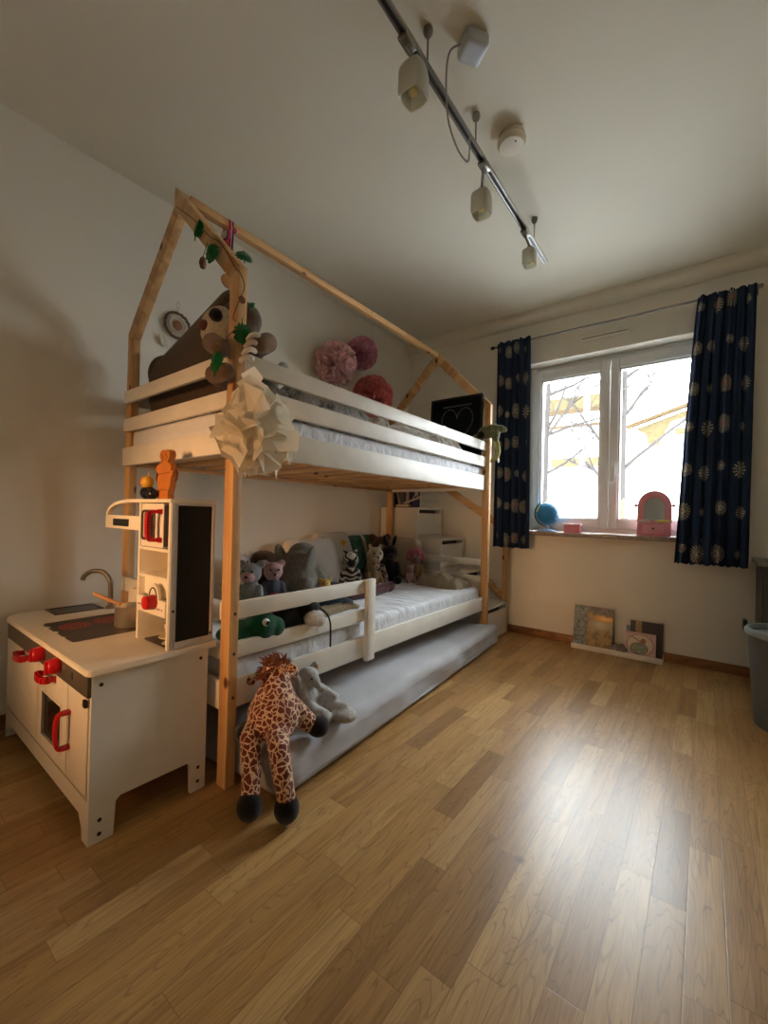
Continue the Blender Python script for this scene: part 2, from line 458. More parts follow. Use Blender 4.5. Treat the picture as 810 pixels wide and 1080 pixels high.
# window
win = bpy.data.objects.new('window_1', None); C.objects.link(win); win['kind'] = 'structure'; win.location = (1.665, 2.66, .815)
bm = bmesh.new()
Y0, Y1 = 2.67, 2.74
bx(bm, 1.085, 1.125, Y0, Y1, .815, 2.137, .004); bx(bm, 2.205, 2.245, Y0, Y1, .815, 2.137, .004)
bx(bm, 1.125, 2.205, Y0, Y1, 2.095, 2.137, .004); bx(bm, 1.125, 2.205, Y0, Y1, .815, .862, .004)
obj('window_frame', bm, 'pvc', win)
for s, (a, b) in enumerate(((1.112, 1.661), (1.666, 2.218))):
    bm = bmesh.new(); y0, y1 = 2.645, 2.715; w = .056
    z0, z1 = .852, 2.102
    for q in ((a, a+w, z0, z1), (b-w, b, z0, z1), (a+w, b-w, z0, z0+w+.01), (a+w, b-w, z1-w-.02, z1)):
        bx(bm, q[0], q[1], y0, y1, q[2], q[3], .006)
    # glazing bead
    for q in ((a+w, a+w+.012, z0+w, z1-w), (b-w-.012, b-w, z0+w, z1-w), (a+w, b-w, z0+w, z0+w+.02), (a+w, b-w, z1-w-.034, z1-w-.018)):
        bx(bm, q[0], q[1], y0+.012, y1-.01, q[2], q[3])
    sash = obj('sash', bm, 'pvc', win)
    obj('pane', box(a+w, b-w, 2.676, 2.682, z0+w, z1-w), 'glass', sash)
    if s == 1:
        bm = bmesh.new(); bx(bm, 1.684, 1.710, 2.633, 2.645, 1.235, 1.335, .004)
        tube(bm, [(1.697, 2.645, 1.30), (1.697, 2.605, 1.30)], .009, 10)
        beam(bm, (1.697, 2.607, 1.306), (1.697, 2.603, 1.195), (1, 0, 0), .018, .014, .005)
        obj('handle', bm, 'pvc', sash)
        bm = bmesh.new(); tube(bm, [(1.64, 2.632, 2.06), (1.639, 2.632, 1.975)], .0022, 6)
        lathe(bm, [(.002, 1.98), (.007, 1.965), (.011, 1.945), (.010, 1.93), (.004, 1.922)], (1.639, 2.632, 0), 12)
        obj('pull_cord', bm, 'pvc', sash)
struct('trim_2', box(1.05, 2.30, 2.455, 2.67, .786, .815, .004), 'granite')
# slim vent cover over the window
t = thing('vent_cover', 'narrow white vent slot cover on the wall above the window', 'vent', (1.64, 2.54, 2.24))
obj('cover', box(1.482, 1.797, 2.526, 2.54, 2.222, 2.275, .003), 'wall', t)
obj('slot', box(1.492, 1.787, 2.5235, 2.527, 2.226, 2.238), plain('vent_slot', srgb(238, 234, 226), .4), t)
obj('slot', box(1.492, 1.787, 2.5235, 2.527, 2.240, 2.2445), 'screw', t)

# outside: snowy garden, houses and bare trees
M['snow'] = plain('snow', srgb(235, 236, 240), .8)
M['house_white'] = plain('house_render', srgb(226, 222, 216), .8)
M['ochre'] = plain('ochre_boards', OCHRE, .8, var=.25, spec=.1)
M['ochre_dark'] = plain('brown_boards', OCHRE_D, .8, var=.25, spec=.1)
M['house_window'] = plain('house_window_glass', srgb(60, 66, 70), .5)
M['bark'] = plain('bare_bark', BARK, .9, spec=.1)
struct('ground', box(-30, 40, 2.9, 45, -.9, -.6), 'snow')
hA = thing('house', 'white house across the garden with ochre boarded eaves seen through left pane', 'house', (-5, 17, -.6))
obj('wall', box(-10, -.75, 17, 24, -.6, 6.0), 'house_white', hA)
bm = bmesh.new(); prism(bm, [(16.3, 6.1), (20.5, 7.4), (24.8, 6.1), (24.8, 6.3), (20.5, 7.7), (16.3, 6.3)], 'x', -10.5, -.4)
obj('roof', bm, 'snow', hA)
for (a, b) in ((-3.05, -1.62), (-1.38, -.76), (-6.5, -3.4)):
    obj('gallery_board', box(a, b, 16.9, 17, 5.28, 5.78), 'ochre', hA)
    obj('eaves_board', box(a, b, 16.85, 17, 5.14, 5.26), 'ochre_dark', hA)
for (a, b) in ((-2.75, -1.75), (-1.5, -.8)):
    obj('balcony_board', box(a, b, 16.8, 17, 3.02, 3.34), 'ochre', hA)
obj('balcony_slab', box(-2.9, -.9, 16.8, 17, 4.58, 4.66), 'ochre_dark', hA)
for a in (-2.5, -1.45, -5.0): obj('window', box(a, a+.5, 16.95, 17.02, 2.3, 2.95), 'house_window', hA)
hB = thing('house', 'white gabled house with ochre boarded gable seen through right pane', 'house', (4.5, 18.4, -.6))
obj('wall', prism(bmesh.new(), [(-.2, -.6), (9, -.6), (9, 4.6), (4.3, 6.0), (-.2, 4.5)], 'y', 18.4, 25), 'house_white', hB)
obj('gable_board', prism(bmesh.new(), [(.0, 4.55), (4.3, 5.95), (4.3, 5.6), (1.15, 4.72), (.75, 3.85), (.45, 3.85), (.35, 4.3)], 'y', 18.3, 18.4), 'ochre', hB)
bm = bmesh.new(); beam(bm, (-.3, 18.2, 4.60), (4.3, 18.2, 6.12), (0, 1, 0), .4, .10, 0); beam(bm, (4.3, 18.2, 6.12), (9.4, 18.2, 4.62), (0, 1, 0), .4, .10, 0)
obj('rake_board', bm, 'ochre_dark', hB)
obj('balcony_board', box(1.28, 2.2, 18.2, 18.4, 4.22, 4.42), 'ochre', hB)
obj('window', box(1.28, 1.75, 18.34, 18.42, 3.75, 4.18), 'house_window', hB)
def branch(bm, p, d, L, r, depth, rng):
    pts = [p]; q = V(p); dd = V(d)
    for i in range(4):
        dd = (dd+V((rng.uniform(-.2, .2), rng.uniform(-.2, .2), rng.uniform(-.12, .2)))).normalized()
        q = q+dd*L/4; pts.append(q.copy())
    tube(bm, pts, r, 5, r1=r*.55)
    if depth:
        for i in range(3 if depth > 1 else 4):
            s = pts[rng.choice((2, 3, 4))]
            nd = (dd+V((rng.uniform(-.9, .9), rng.uniform(-.5, .5), rng.uniform(-.25, .6)))).normalized()
            branch(bm, s, nd, L*rng.uniform(.5, .75), r*.5, depth-1, rng)
def tree(x, y, h, seed, label):
    rng = random.Random(seed); t = thing('bare_tree', label, 'tree', (x, y, -.6))
    bm = bmesh.new(); tube(bm, [(x, y, -.6), (x+.05, y, h*.5), (x+.1, y, h)], .13, 7, r1=.06); obj('trunk', bm, 'bark', t)
    bm = bmesh.new()
    for i in range(9):
        a = rng.uniform(0, 2*PI); z = h*rng.uniform(.25, 1)
        branch(bm, V((x+.07, y, z)), V((cos(a), sin(a)*.6, rng.uniform(.3, .9))).normalized(), rng.uniform(1.2, 2.2), .045, 3, rng)
    obj('branches', bm, 'bark', t, smooth=False)
tree(.62, 10.2, 5.6, 5, 'bare winter tree nearest the window, behind the middle sash posts')
tree(-1.62, 12.0, 5.0, 11, 'slim bare winter tree at the left edge of the left pane')

# ------------------------------------------------------------------ curtains
def flowers(Wd, Hd, seed):
    rng = random.Random(seed); L = []
    for r in range(7):
        for c in range(4):
            L.append((Wd*(c+.5)/4+rng.uniform(-.02, .02), Hd*(.035+r*.152+(c % 2)*.012)+rng.uniform(-.015, .015), rng.uniform(.040, .060) if (c+r) % 3 else rng.uniform(.026, .036), rng.random() < .45, rng.randint(14, 20), rng.uniform(0, 6)))
    return L
NAVY, CREAM, ROSE = srgb(31, 46, 70), srgb(170, 160, 138), srgb(150, 112, 108)
def curtain(label, xt0, xt1, xb0, xb1, zt, zb, y, nf, seed):
    nu, nv = 170, 400
    Wd, Hd = .62, zt-zb; fl = flowers(Wd, Hd, seed)
    bm = bmesh.new(); lay = bm.loops.layers.float_color.new('Col'); g = []; cols = []
    for j in range(nv+1):
        v = j/nv; row = []; cr = []
        s = v**.8; x0 = xt0+(xb0-xt0)*s; x1 = xt1+(xb1-xt1)*s
        for i in range(nu+1):
            u = i/nu; ph = nf*2*PI*u+.5*sin(v*2+seed)+.6*fbm((u*3, v*1.2, seed), 1.3, 2)
            am = .017+.008*v
            yy = y+am*sin(ph)*.8+.004*sin(ph*2.3+1)
            xx = x0+(x1-x0)*u+.006*sin(ph+1.3)
            zz = zt-v*Hd+(.004*sin(ph*1.7) if j in (0, nv) else 0)
            row.append(bm.verts.new((xx, yy, zz)))
            c = NAVY; px, py = u*Wd, v*Hd
            for (fx, fy, R, ro, k, a0) in fl:
                dx, dy = px-fx, py-fy
                if abs(dx) > R or abs(dy) > R: continue
                d = math.hypot(dx, dy)
                if d > R: continue
                a = math.atan2(dy, dx)+a0
                if d < R*.34: c = (ROSE if ro else CREAM) if d > R*.12 or ro else NAVY
                elif cos(k*a) > -.05+.5*(d/R-.4): c = CREAM
            cr.append(c)
        g.append(row); cols.append(cr)
    for j in range(nv):
        for i in range(nu):
            f = bm.faces.new((g[j][i], g[j][i+1], g[j+1][i+1], g[j+1][i]))
            for lp, (a, b) in zip(f.loops, ((i, j), (i+1, j), (i+1, j+1), (i, j+1))): lp[lay] = cols[b][a]
    return single('curtain', bm, 'curtain', label, 'curtain', ((xt0+xt1)/2, y, zb), ang=0)
M['curtain'] = vcol('navy_floral_cotton', .85, .2, 700)
curtain('shorter looking dark navy floral curtain hanging left of the window behind the bed', .872, 1.142, .880, 1.166, 2.318, .682, 2.435, 5, 3)
curtain('dark navy floral curtain hanging right of the window beside pink mirror', 2.172, 2.45, 2.075, 2.43, 2.312, .655, 2.435, 6, 8)
t = thing('curtain_rod', 'thin metal curtain rod spanning above the window', 'curtain rod', (1.65, 2.47, 2.306))
bm = bmesh.new(); tube(bm, [(.83, 2.47, 2.306), (2.462, 2.47, 2.306)], .008, 10); obj('rod', bm, 'grey_metal', t)
for x in (.825, 2.467):
    bm = bmesh.new(); lathe(bm, [(.004, -.018), (.013, -.014), (.013, .014), (.004, .018)], (x, 2.47, 2.306), 12, axis='x'); obj('finial', bm, 'grey_metal' if x > 1 else 'black', t)
for x in (.86, 2.455):
    bm = bmesh.new(); tube(bm, [(x, 2.478, 2.306), (x, 2.54, 2.306)], .006, 8); bx(bm, x-.012, x+.012, 2.534, 2.54, 2.28, 2.33, .002); obj('bracket', bm, 'grey_metal', t)

# ------------------------------------------------------------------ things on the sill
t = thing('globe', 'round blue toy globe on window sill beside left curtain', 'globe', (1.262, 2.56, .815))
M['ocean'] = NT('globe_ocean').m
def globe_mat():
    g = NT('globe_print'); g.set(Roughness=.4)
    f = g.noise(g.coord(), 11, 4)
    g.l(g.ramp(f, [(.52, srgb(32, 118, 168)), (.57, srgb(60, 130, 150)), (.6, srgb(200, 180, 90)), (.7, srgb(150, 140, 80))]), g.b.inputs['Base Color'])
    return g.m
M['ocean'] = globe_mat()
obj('sphere', ell(bmesh.new(), (1.262, 2.56, .955), (.088, .088, .088), None, 4), 'ocean', t)
bm = bmesh.new(); tube(bm, [(1.262+.097*cos(a), 2.56, .955+.097*sin(a)) for a in [PI*.62+i*PI*.95/14 for i in range(15)]], .005, 6); obj('meridian_arm', bm, 'black', t)
bm = bmesh.new(); lathe(bm, [(.07, .815), (.072, .822), (.05, .832), (.018, .838), (.014, .868), (.006, .87)], (1.262, 2.56, 0), 20); obj('stand', bm, plain('pale_blue_plastic', srgb(150, 190, 222), .4), t)
M['pink_box'] = plain('pink_card', srgb(206, 128, 140), .6, var=.15)
t = thing('toy_box', 'small pink box on the window sill right of the blue globe', 'box', (1.45, 2.53, .815))
obj('carton', box(1.40, 1.512, 2.49, 2.56, .815, .868, .004), 'pink_box', t)
obj('lid', box(1.397, 1.515, 2.487, 2.563, .868, .882, .003), plain('pink_card_lid', srgb(226, 176, 184), .6), t)
t = thing('vanity_mirror', 'pink toy dressing table mirror with arched frame on the window sill', 'toy mirror', (1.96, 2.545, .815))
obj('drawer_box', box(1.865, 2.055, 2.505, 2.585, .815, .905, .005), 'pink_box', t)
obj('drawer', box(1.90, 2.02, 2.5, 2.506, .832, .892, .002), plain('pink_drawer', srgb(220, 150, 158), .6), t)
obj('knob', ell(bmesh.new(), (1.96, 2.495, .866), (.007, .007, .007), None, 2), 'screw', t)
M['pink_frame'] = plain('pink_painted_frame', srgb(204, 132, 136), .5)
outer = [(1.96+.097*cos(a), 1.015+.105*sin(a)) for a in [i*PI/20 for i in range(21)]]
inner = [(1.96+.058*cos(a), 1.01+.062*sin(a)) for a in [i*PI/20 for i in range(21)]]
bm = bmesh.new()
op = [(2.06, .905)]+outer+[(1.86, .905)]; ip = [(2.018, .92)]+inner+[(1.902, .92)]
fr = []
for (yy) in (2.55, 2.572):
    fr.append(([bm.verts.new((p[0], yy, p[1])) for p in op], [bm.verts.new((p[0], yy, p[1])) for p in ip]))
n = len(op)
for i in range(n):
    j = (i+1) % n
    for s in (0, 1): bm.faces.new((fr[s][0][i], fr[s][0][j], fr[s][1][j], fr[s][1][i]))
    bm.faces.new((fr[0][0][i], fr[0][0][j], fr[1][0][j], fr[1][0][i])); bm.faces.new((fr[0][1][i], fr[0][1][j], fr[1][1][j], fr[1][1][i]))
obj('mirror_frame', bm, 'pink_frame', t)
obj('mirror_glass', prism(bmesh.new(), ip, 'y', 2.556, 2.566), plain('mirror_silver', srgb(200, 214, 220), .04, 1), t)
for s in (-1, 1):
    obj('side_knob', ell(bmesh.new(), (1.96+s*.108, 2.56, 1.02), (.012, .008, .012), None, 2), 'pink_frame', t)
single('cloth_scrap', softbox(1.905, 2.545, .915, .07, .05, .016, .007, 8, .006, 20, seed=2), fabric('pale_scrap', srgb(214, 200, 196)), 'small pale cloth lying on the left of the pink mirror drawer', 'cloth', (1.905, 2.545, .905))
single('cloth_scrap', softbox(2.01, 2.53, .915, .085, .04, .018, .007, 8, .006, 20, seed=5), fabric('yellow_scrap', srgb(206, 196, 112)), 'small yellow cloth lying on the right of the pink mirror drawer', 'cloth', (2.01, 2.53, .905))

# ------------------------------------------------------------------ picture ledge with books on the floor
t = thing('book_ledge', 'low white picture ledge on the floor under the window', 'ledge', (1.755, 2.47, 0))
obj('base', box(1.485, 2.03, 2.43, 2.522, .006, .018, .002), 'white_wood', t)
obj('back', box(1.485, 2.03, 2.512, 2.522, .018, .05, .002), 'white_wood', t)
obj('front_lip', box(1.483, 2.032, 2.424, 2.434, 0, .036, .002), 'white_wood', t)
def book(label, x0, w, h, th, yb, lean, fn, cover, nx=60, ny=60, group=None):
    t = thing('picture_book', label, 'book', (x0+w/2, yb, .0185), (-lean, 0, 0), group)
    obj('page_block', box(-w/2+.004, w/2-.003, .003, th-.003, .003, h-.003), 'page', t, local=True)
    bm = bmesh.new(); bx(bm, -w/2, w/2, .0008, .003, 0, h, .0006); bx(bm, -w/2, w/2, th-.003, th, 0, h, .0006); bx(bm, -w/2, -w/2+.004, 0.003, th-.003, 0, h)
    obj('cover', bm, cover, t, local=True)
    if fn: obj('cover_print', painted(nx, ny, fn, (-w/2+.001, 0, .001), (w-.002, 0, 0), (0, 0, h-.002)), 'print', t, local=True, smooth=False)
    return t
M['print'] = vcol('printed_card', .35, .5); M['page'] = plain('paper_pages', srgb(214, 204, 184), .8)
def lerp(a, b, t): t = max(0, min(1, t)); return tuple(x+(y-x)*t for x, y in zip(a, b))
def cover1(u, v):
    n = fbm((u*4, v*5, 2), 1.6, 4); m = fbm((u*9, v*9, 7), 1.5, 3)
    c = lerp(srgb(66, 92, 98), srgb(118, 132, 116), .5+n)
    if u+n*.25 > .34: c = lerp(srgb(122, 98, 48), srgb(176, 158, 96), .5+m)
    if v < .36+n*.15 and u > .35: c = lerp(srgb(88, 66, 20), srgb(160, 124, 44), .5+m)
    d = math.hypot((u-.68)/.30, (v-.58)/.17)
    if d+n*.25 < 1: c = lerp(srgb(206, 196, 160), srgb(150, 136, 104), d)
    d = math.hypot((u-.78)/.24, (v-.735)/.075)
    if d+n*.2 < 1.1 and v > .66: c = lerp(srgb(255, 214, 130), srgb(214, 134, 36), d)
    if v > .84+n*.08: c = lerp(srgb(58, 60, 58), srgb(104, 110, 104), .5+m)
    if u < .3+n*.15: c = lerp(srgb(38, 64, 72), srgb(120, 150, 150), .45+m*1.2)
    return c
def cover2(u, v):
    n = fbm((u*6, v*6, 4), 1.5, 3)
    c = lerp(srgb(214, 178, 172), srgb(200, 164, 166), .5+n)
    d = math.hypot(u-.5, v-.5)
    if d < .43: c = srgb(222, 204, 184)
    if abs(d-.43) < .015: c = srgb(170, 120, 110)
    e = math.hypot((u-.47)/.29, (v-.34)/.25)
    if e < 1: c = lerp(srgb(118, 134, 116), srgb(160, 168, 146), .5+n)
    if .9 < e < 1: c = srgb(70, 82, 74)
    if math.hypot((u-.60)/.09, (v-.66)/.12) < 1: c = srgb(164, 112, 84)
    if abs((v-.72)-(.36-u)*.6) < .02 and .2 < u < .55: c = srgb(120, 84, 70)
    return c
def cover3(u, v):
    if .16 < u < .36 and v > .62: return lerp(srgb(178, 148, 92), srgb(120, 84, 50), fbm((u*20, v*20, 0), 1)+.4)
    if u > .9: return srgb(60, 40, 40)
    return srgb(24, 25, 34)
book('large painted picture book with glowing lantern scene on left of the ledge', 1.487, .25, .28, .014, 2.462, .16, cover1, plain('green_cover', srgb(70, 84, 78)), 90, 90)
book('dark navy picture book with tan patch standing behind the pink book', 1.84, .185, .225, .012, 2.485, .10, cover3, plain('navy_cover', srgb(24, 25, 34)), 40, 40)
book('square pink picture book with round green dress drawing on the ledge', 1.815, .175, .155, .012, 2.452, .13, cover2, plain('pink_cover', srgb(206, 168, 166)), 80, 80)
book('slim pale blue book peeking out left of the navy book', 1.815, .15, .185, .006, 2.50, .06, None, plain('pale_blue_cover', srgb(116, 130, 146)))
toy('plush_mouse', 'tiny grey plush lying between the books on the floor ledge', 'soft toy', (1.782, 2.45, .0185), (0, 0, 0),
    [E((0, 0, .03), (.042, .028, .03)), E((.03, -.012, .032), (.024, .022, .022)), E((.02, .0, .058), (.01, .006, .012)), E((-.035, 0, .026), (.02, .02, .02))], [fur('mouse_grey', srgb(146, 138, 130))], [((.048, -.025, .038), .003, 'black')], voxel=.005)

# waste bin and dark cabinet at the right edge
t = thing('waste_bin', 'tall grey plastic waste bin beside dark cabinet at the right edge', 'bin', (2.545, 1.80, 0))
M['bin'] = plain('grey_bin_plastic', srgb(108, 112, 114), .5)
bm = bmesh.new(); lathe(bm, [(.118, 0), (.122, .01), (.150, .415), (.144, .415), (.116, .015)], (2.545, 1.80, 0), 40); obj('bucket', bm, 'bin', t)
bm = bmesh.new(); lathe(bm, [(.150, .405), (.159, .408), (.161, .425), (.154, .438), (.146, .436), (.144, .41)], (2.545, 1.80, 0), 40); obj('rim', bm, plain('pale_bin_rim', srgb(150, 160, 156), .4), t)
bm = bmesh.new(); bx(bm, 2.384, 2.402, 1.86, 1.93, .40, .45, .006); obj('handle_tab', bm, 'black', t)
t = thing('cabinet', 'dark cabinet with pale top standing in corner behind grey bin', 'cabinet', (2.75, 2.33, 0))
M['cab'] = plain('dark_cabinet', srgb(66, 60, 54), .6)
obj('carcass', box(2.475, 3.05, 2.18, 2.515, .0, .69, .004), 'cab', t)
obj('top', box(2.455, 3.07, 2.165, 2.52, .69, .715, .003), plain('cabinet_top', srgb(120, 112, 98), .5), t)
obj('door', box(2.485, 2.765, 2.168, 2.18, .06, .68, .003), 'cab', t); obj('door', box(2.772, 3.04, 2.168, 2.18, .06, .68, .003), 'cab', t)

# ------------------------------------------------------------------ ceiling things
t = thing('track_light', 'ceiling track lamp with three frosted glass spots', 'lamp', (1.487, .6, 2.40))
tx = 1.475
bm = bmesh.new(); bx(bm, tx-.014, tx-.006, -.25, 1.68, 2.392, 2.408, .002); bx(bm, tx+.006, tx+.014, -.25, 1.68, 2.392, 2.408, .002)
obj('rail', bm, 'grey_metal', t)
obj('rail_core', box(tx-.006, tx+.006, -.25, 1.68, 2.395, 2.403), 'black', t)
for y in (.372, .74, 1.465):
    bm = bmesh.new(); tube(bm, [(tx+.004, y, 2.40), (tx+.004, y, 2.515)], .0035, 8); s = obj('standoff', bm, 'grey_metal', t)
    bm = bmesh.new(); lathe(bm, [(.005, 2.50), (.013, 2.508), (.017, 2.52), (.016, 2.53)], (tx+.004, y, 0), 14); obj('ceiling_knob', bm, 'grey_metal', s)
def spot(y, q, big):
    bm = bmesh.new(); bx(bm, tx-.018, tx+.016, y-.03, y+.03, 2.378, 2.392, .003)
    a = obj('adapter', bm, 'grey_metal', t)
    p = V((tx-.004, y, 2.380)); q = V(q)
    bm = bmesh.new(); tube(bm, [p, p.lerp(q, .5), q], .006, 8); lathe(bm, [(.006, q.z+.006), (.016, q.z), (.018, q.z-.012), (.01, q.z-.014)], (q.x, q.y, 0), 14); obj('arm', bm, 'grey_metal', a)
    bm = bmesh.new(); s = .034*big; L = .092*big; z1 = q.z-.006; z0 = z1-L
    rings = []
    for (k, dz) in [(.55, 0), (.92, -.12), (1, -.3), (1.02, -.85), (.94, -1), (.86, -.98), (.88, -.4), (.5, -.12)]:
        ring = []
        for i in range(24):
            an = 2*PI*i/24; sq = 1/max(abs(cos(an)), abs(sin(an)))**.55
            ring.append(bm.verts.new((q.x+s*k*sq*cos(an), q.y+s*k*sq*sin(an), z1+dz*L)))
        rings.append(ring)
    for A, B in zip(rings, rings[1:]):
        for i in range(24): bm.faces.new((A[i], A[(i+1) % 24], B[(i+1) % 24], B[i]))
    obj('glass_shade', bm, 'frost', a)
    bm = bmesh.new(); lathe(bm, [(.004, z1-.02), (.011*big, z1-.03), (.012*big, z0+.02), (.004, z0+.012)], (q.x, q.y, 0), 12); obj('bulb', bm, plain('bulb_cap', srgb(214, 196, 130), .3), a)
spot(.262, (tx, .30, 2.355), 1.2); spot(.835, (tx, .815, 2.275), 1.1); spot(1.345, (tx, 1.41, 2.345), 1.0)
# transformer box and its cable
t = thing('lamp_transformer', 'grey white square ceiling box with cable to the track lamp', 'ceiling box', (1.575, .49, 2.53))
bm = softbox(1.585, .49, 2.505, .085, .085, .05, .014, 10, 0, rotz=1.0); obj('housing', bm, plain('grey_white_plastic', srgb(186, 188, 190), .45), t)
bm = bmesh.new(); cp = [(1.553, .46, 2.51), (1.52, .445, 2.49), (1.495, .47, 2.43), (1.478, .52, 2.34), (1.480, .585, 2.285), (1.488, .64, 2.27), (1.487, .67, 2.30), (1.487, .672, 2.392)]
def spline(P, n=8):
    P = [V(p) for p in P]; out = []
    for i in range(len(P)-1):
        a, b, c, d = P[max(i-1, 0)], P[i], P[i+1], P[min(i+2, len(P)-1)]
        for k in range(n):
            t = k/n; out.append(.5*((2*b)+(c-a)*t+(2*a-5*b+4*c-d)*t*t+(3*b-a-3*c+d)*t**3))
    return out+[P[-1]]
tube(bm, spline(cp), .0035, 8); obj('cable', bm, plain('grey_cable', srgb(150, 142, 128), .5), t)
t = thing('smoke_detector', 'round white smoke detector on the ceiling beside the track lamp', 'smoke detector', (1.56, .915, 2.53))
bm = bmesh.new(); lathe(bm, [(.052, 2.53), (.054, 2.522), (.052, 2.512)], (1.56, .915, 0), 32); obj('base', bm, plain('aged_white_plastic', srgb(196, 184, 164), .5), t)
bm = bmesh.new(); lathe(bm, [(.048, 2.512), (.058, 2.508), (.058, 2.492), (.050, 2.482), (.02, 2.478), (.003, 2.477)], (1.56, .915, 0), 32); obj('cover', bm, plain('white_detector', srgb(224, 214, 194), .5), t)
obj('indicator', ell(bmesh.new(), (1.585, .895, 2.4795), (.004, .004, .003), None, 2), 'screw', t)
# ------------------------------------------------------------------ bunk bed (house shaped frame)
XO, XI, PW, PD, L = 1.002, .0857, .052, .035, 2.08
ZP, ZA, XM = 1.727, 2.196, (1.002+.0857)/2
bed = thing('bunk_bed', 'white and pine house shaped bunk bed with roof frame along left wall', 'bunk bed', (XM, L/2, 0))
zi = ZP-.033
fp = [(XO-PW, 0), (XO, 0), (XO, ZP), (XO-PW, zi)]; bp = [(XI, 0), (XI+PW, 0), (XI+PW, zi), (XI, ZP)]
fr_ = [(XO, ZP), (XM, ZA), (XM, ZA-.085), (XO-PW, zi)]; br = [(XI, ZP), (XI+PW, zi), (XM, ZA-.085), (XM, ZA)]
def prism_b(poly, y0, y1):
    bm = prism(bmesh.new(), poly, 'y', y0, y1)
    bmesh.ops.bevel(bm, geom=bm.edges[:], offset=.003, segments=2, profile=.5, affect='EDGES'); return bm
for (y0, y1, yb0) in ((0, PD, .021), (L-PD, L, L-PD)):
    obj('post', prism_b(fp, y0, y1), 'pine_z', bed); obj('post', prism_b(bp, yb0, yb0+PD), 'pine_z', bed)
    obj('rafter', prism_b(fr_, y0, y1), 'pine_e', bed); obj('rafter', prism_b(br, yb0, yb0+PD), 'pine_d', bed)
obj('ridge_beam', box(XM-.017, XM+.017, .057, L-PD, 2.154, 2.188, .003), 'pine_y', bed)
fy0, fy1 = PD+.001, L-PD-.001
for z0, z1 in ((1.392, 1.457), (1.276, 1.348)):
    obj('guard_rail', box(XO-.046, XO-.026, fy0, fy1, z0, z1, .004), 'white_wood', bed)
    obj('guard_rail', box(XI+.006, XI+.026, .058, fy1, z0, z1, .004), 'white_wood', bed)
obj('side_board', box(XO-.046, XO-.026, fy0, fy1, 1.108, 1.212, .004), 'white_wood', bed)
obj('side_board', box(XI+.006, XI+.026, .058, fy1, 1.108, 1.212, .004), 'white_wood', bed)
for z0, z1 in ((1.391, 1.448), (1.262, 1.321), (1.107, 1.19)):
    obj('end_rail', box(.115, XO-PW-.001, 0, .0195, z0, z1, .004), 'white_wood', bed)
    obj('end_rail', box(XI+PW+.001, XO-PW-.001, L-.033, L-.013, z0, z1, .004), 'white_wood', bed)
for k in range(14):
    y = .10+k*.1435
    obj('slat', box(.142, XO-.05, y, y+.07, 1.128, 1.146, .002), 'pine_x', bed)
    obj('slat', box(.142, XO-.05, y, y+.07, .235, .252, .002), 'pine_x', bed)
bm = bmesh.new()
obj('slat_support', box(.113, .141, .06, fy1, 1.108, 1.127, .002), 'pine_y', bed)
obj('slat_support', box(XO-.075, XO-.047, fy0, fy1, 1.108, 1.127, .002), 'pine_y', bed)
obj('slat_support', box(.113, .141, .06, fy1, .215, .234, .002), 'pine_y', bed)
obj('slat_support', box(XO-.075, XO-.047, fy0, fy1, .245, .264, .002), 'pine_y', bed)
# lower bunk
obj('side_board', box(XO-.046, XO-.026, fy0, fy1, .246, .343, .004), 'white_wood', bed)
obj('side_board', box(XI+.006, XI+.026, .058, fy1, .246, .343, .004), 'white_wood', bed)
for z0, z1 in ((.545, .607), (.413, .47), (.246, .343)):
    obj('end_rail', box(XI+PW+.001, XO-PW-.001, .002, .022, z0, z1, .004), 'white_wood', bed)
for z0, z1 in ((.563, .611), (.446, .488), (.246, .343)):
    obj('end_rail', box(XI+PW+.001, XO-PW-.001, L-.033, L-.013, z0, z1, .004), 'white_wood', bed)
obj('guard_post', box(XO-.025, XO-.001, .716, .772, .232, .611, .004), 'white_wood', bed)
for z0, z1 in ((.545, .605), (.413, .469)):
    obj('guard_rail', box(XO-.046, XO-.026, fy0, .772, z0, z1, .004), 'white_wood', bed)
for z in (.29, .44, .575, 1.15, 1.31, 1.425):
    for y in (.02, L-.018):
        obj('screw', lathe(bmesh.new(), [(.0055, XO-.001), (.0055, XO+.0012)], (0, y, z+.006*sin(z*50)), 10, axis='x'), 'screw', bed)
bm = bmesh.new(); lathe(bm, [(.013, XO-.001), (.013, XO+.001)], (0, .014, 1.615), 16, axis='x'); obj('knot_hole', bm, plain('dark_knot', srgb(120, 64, 26), .7), bed)

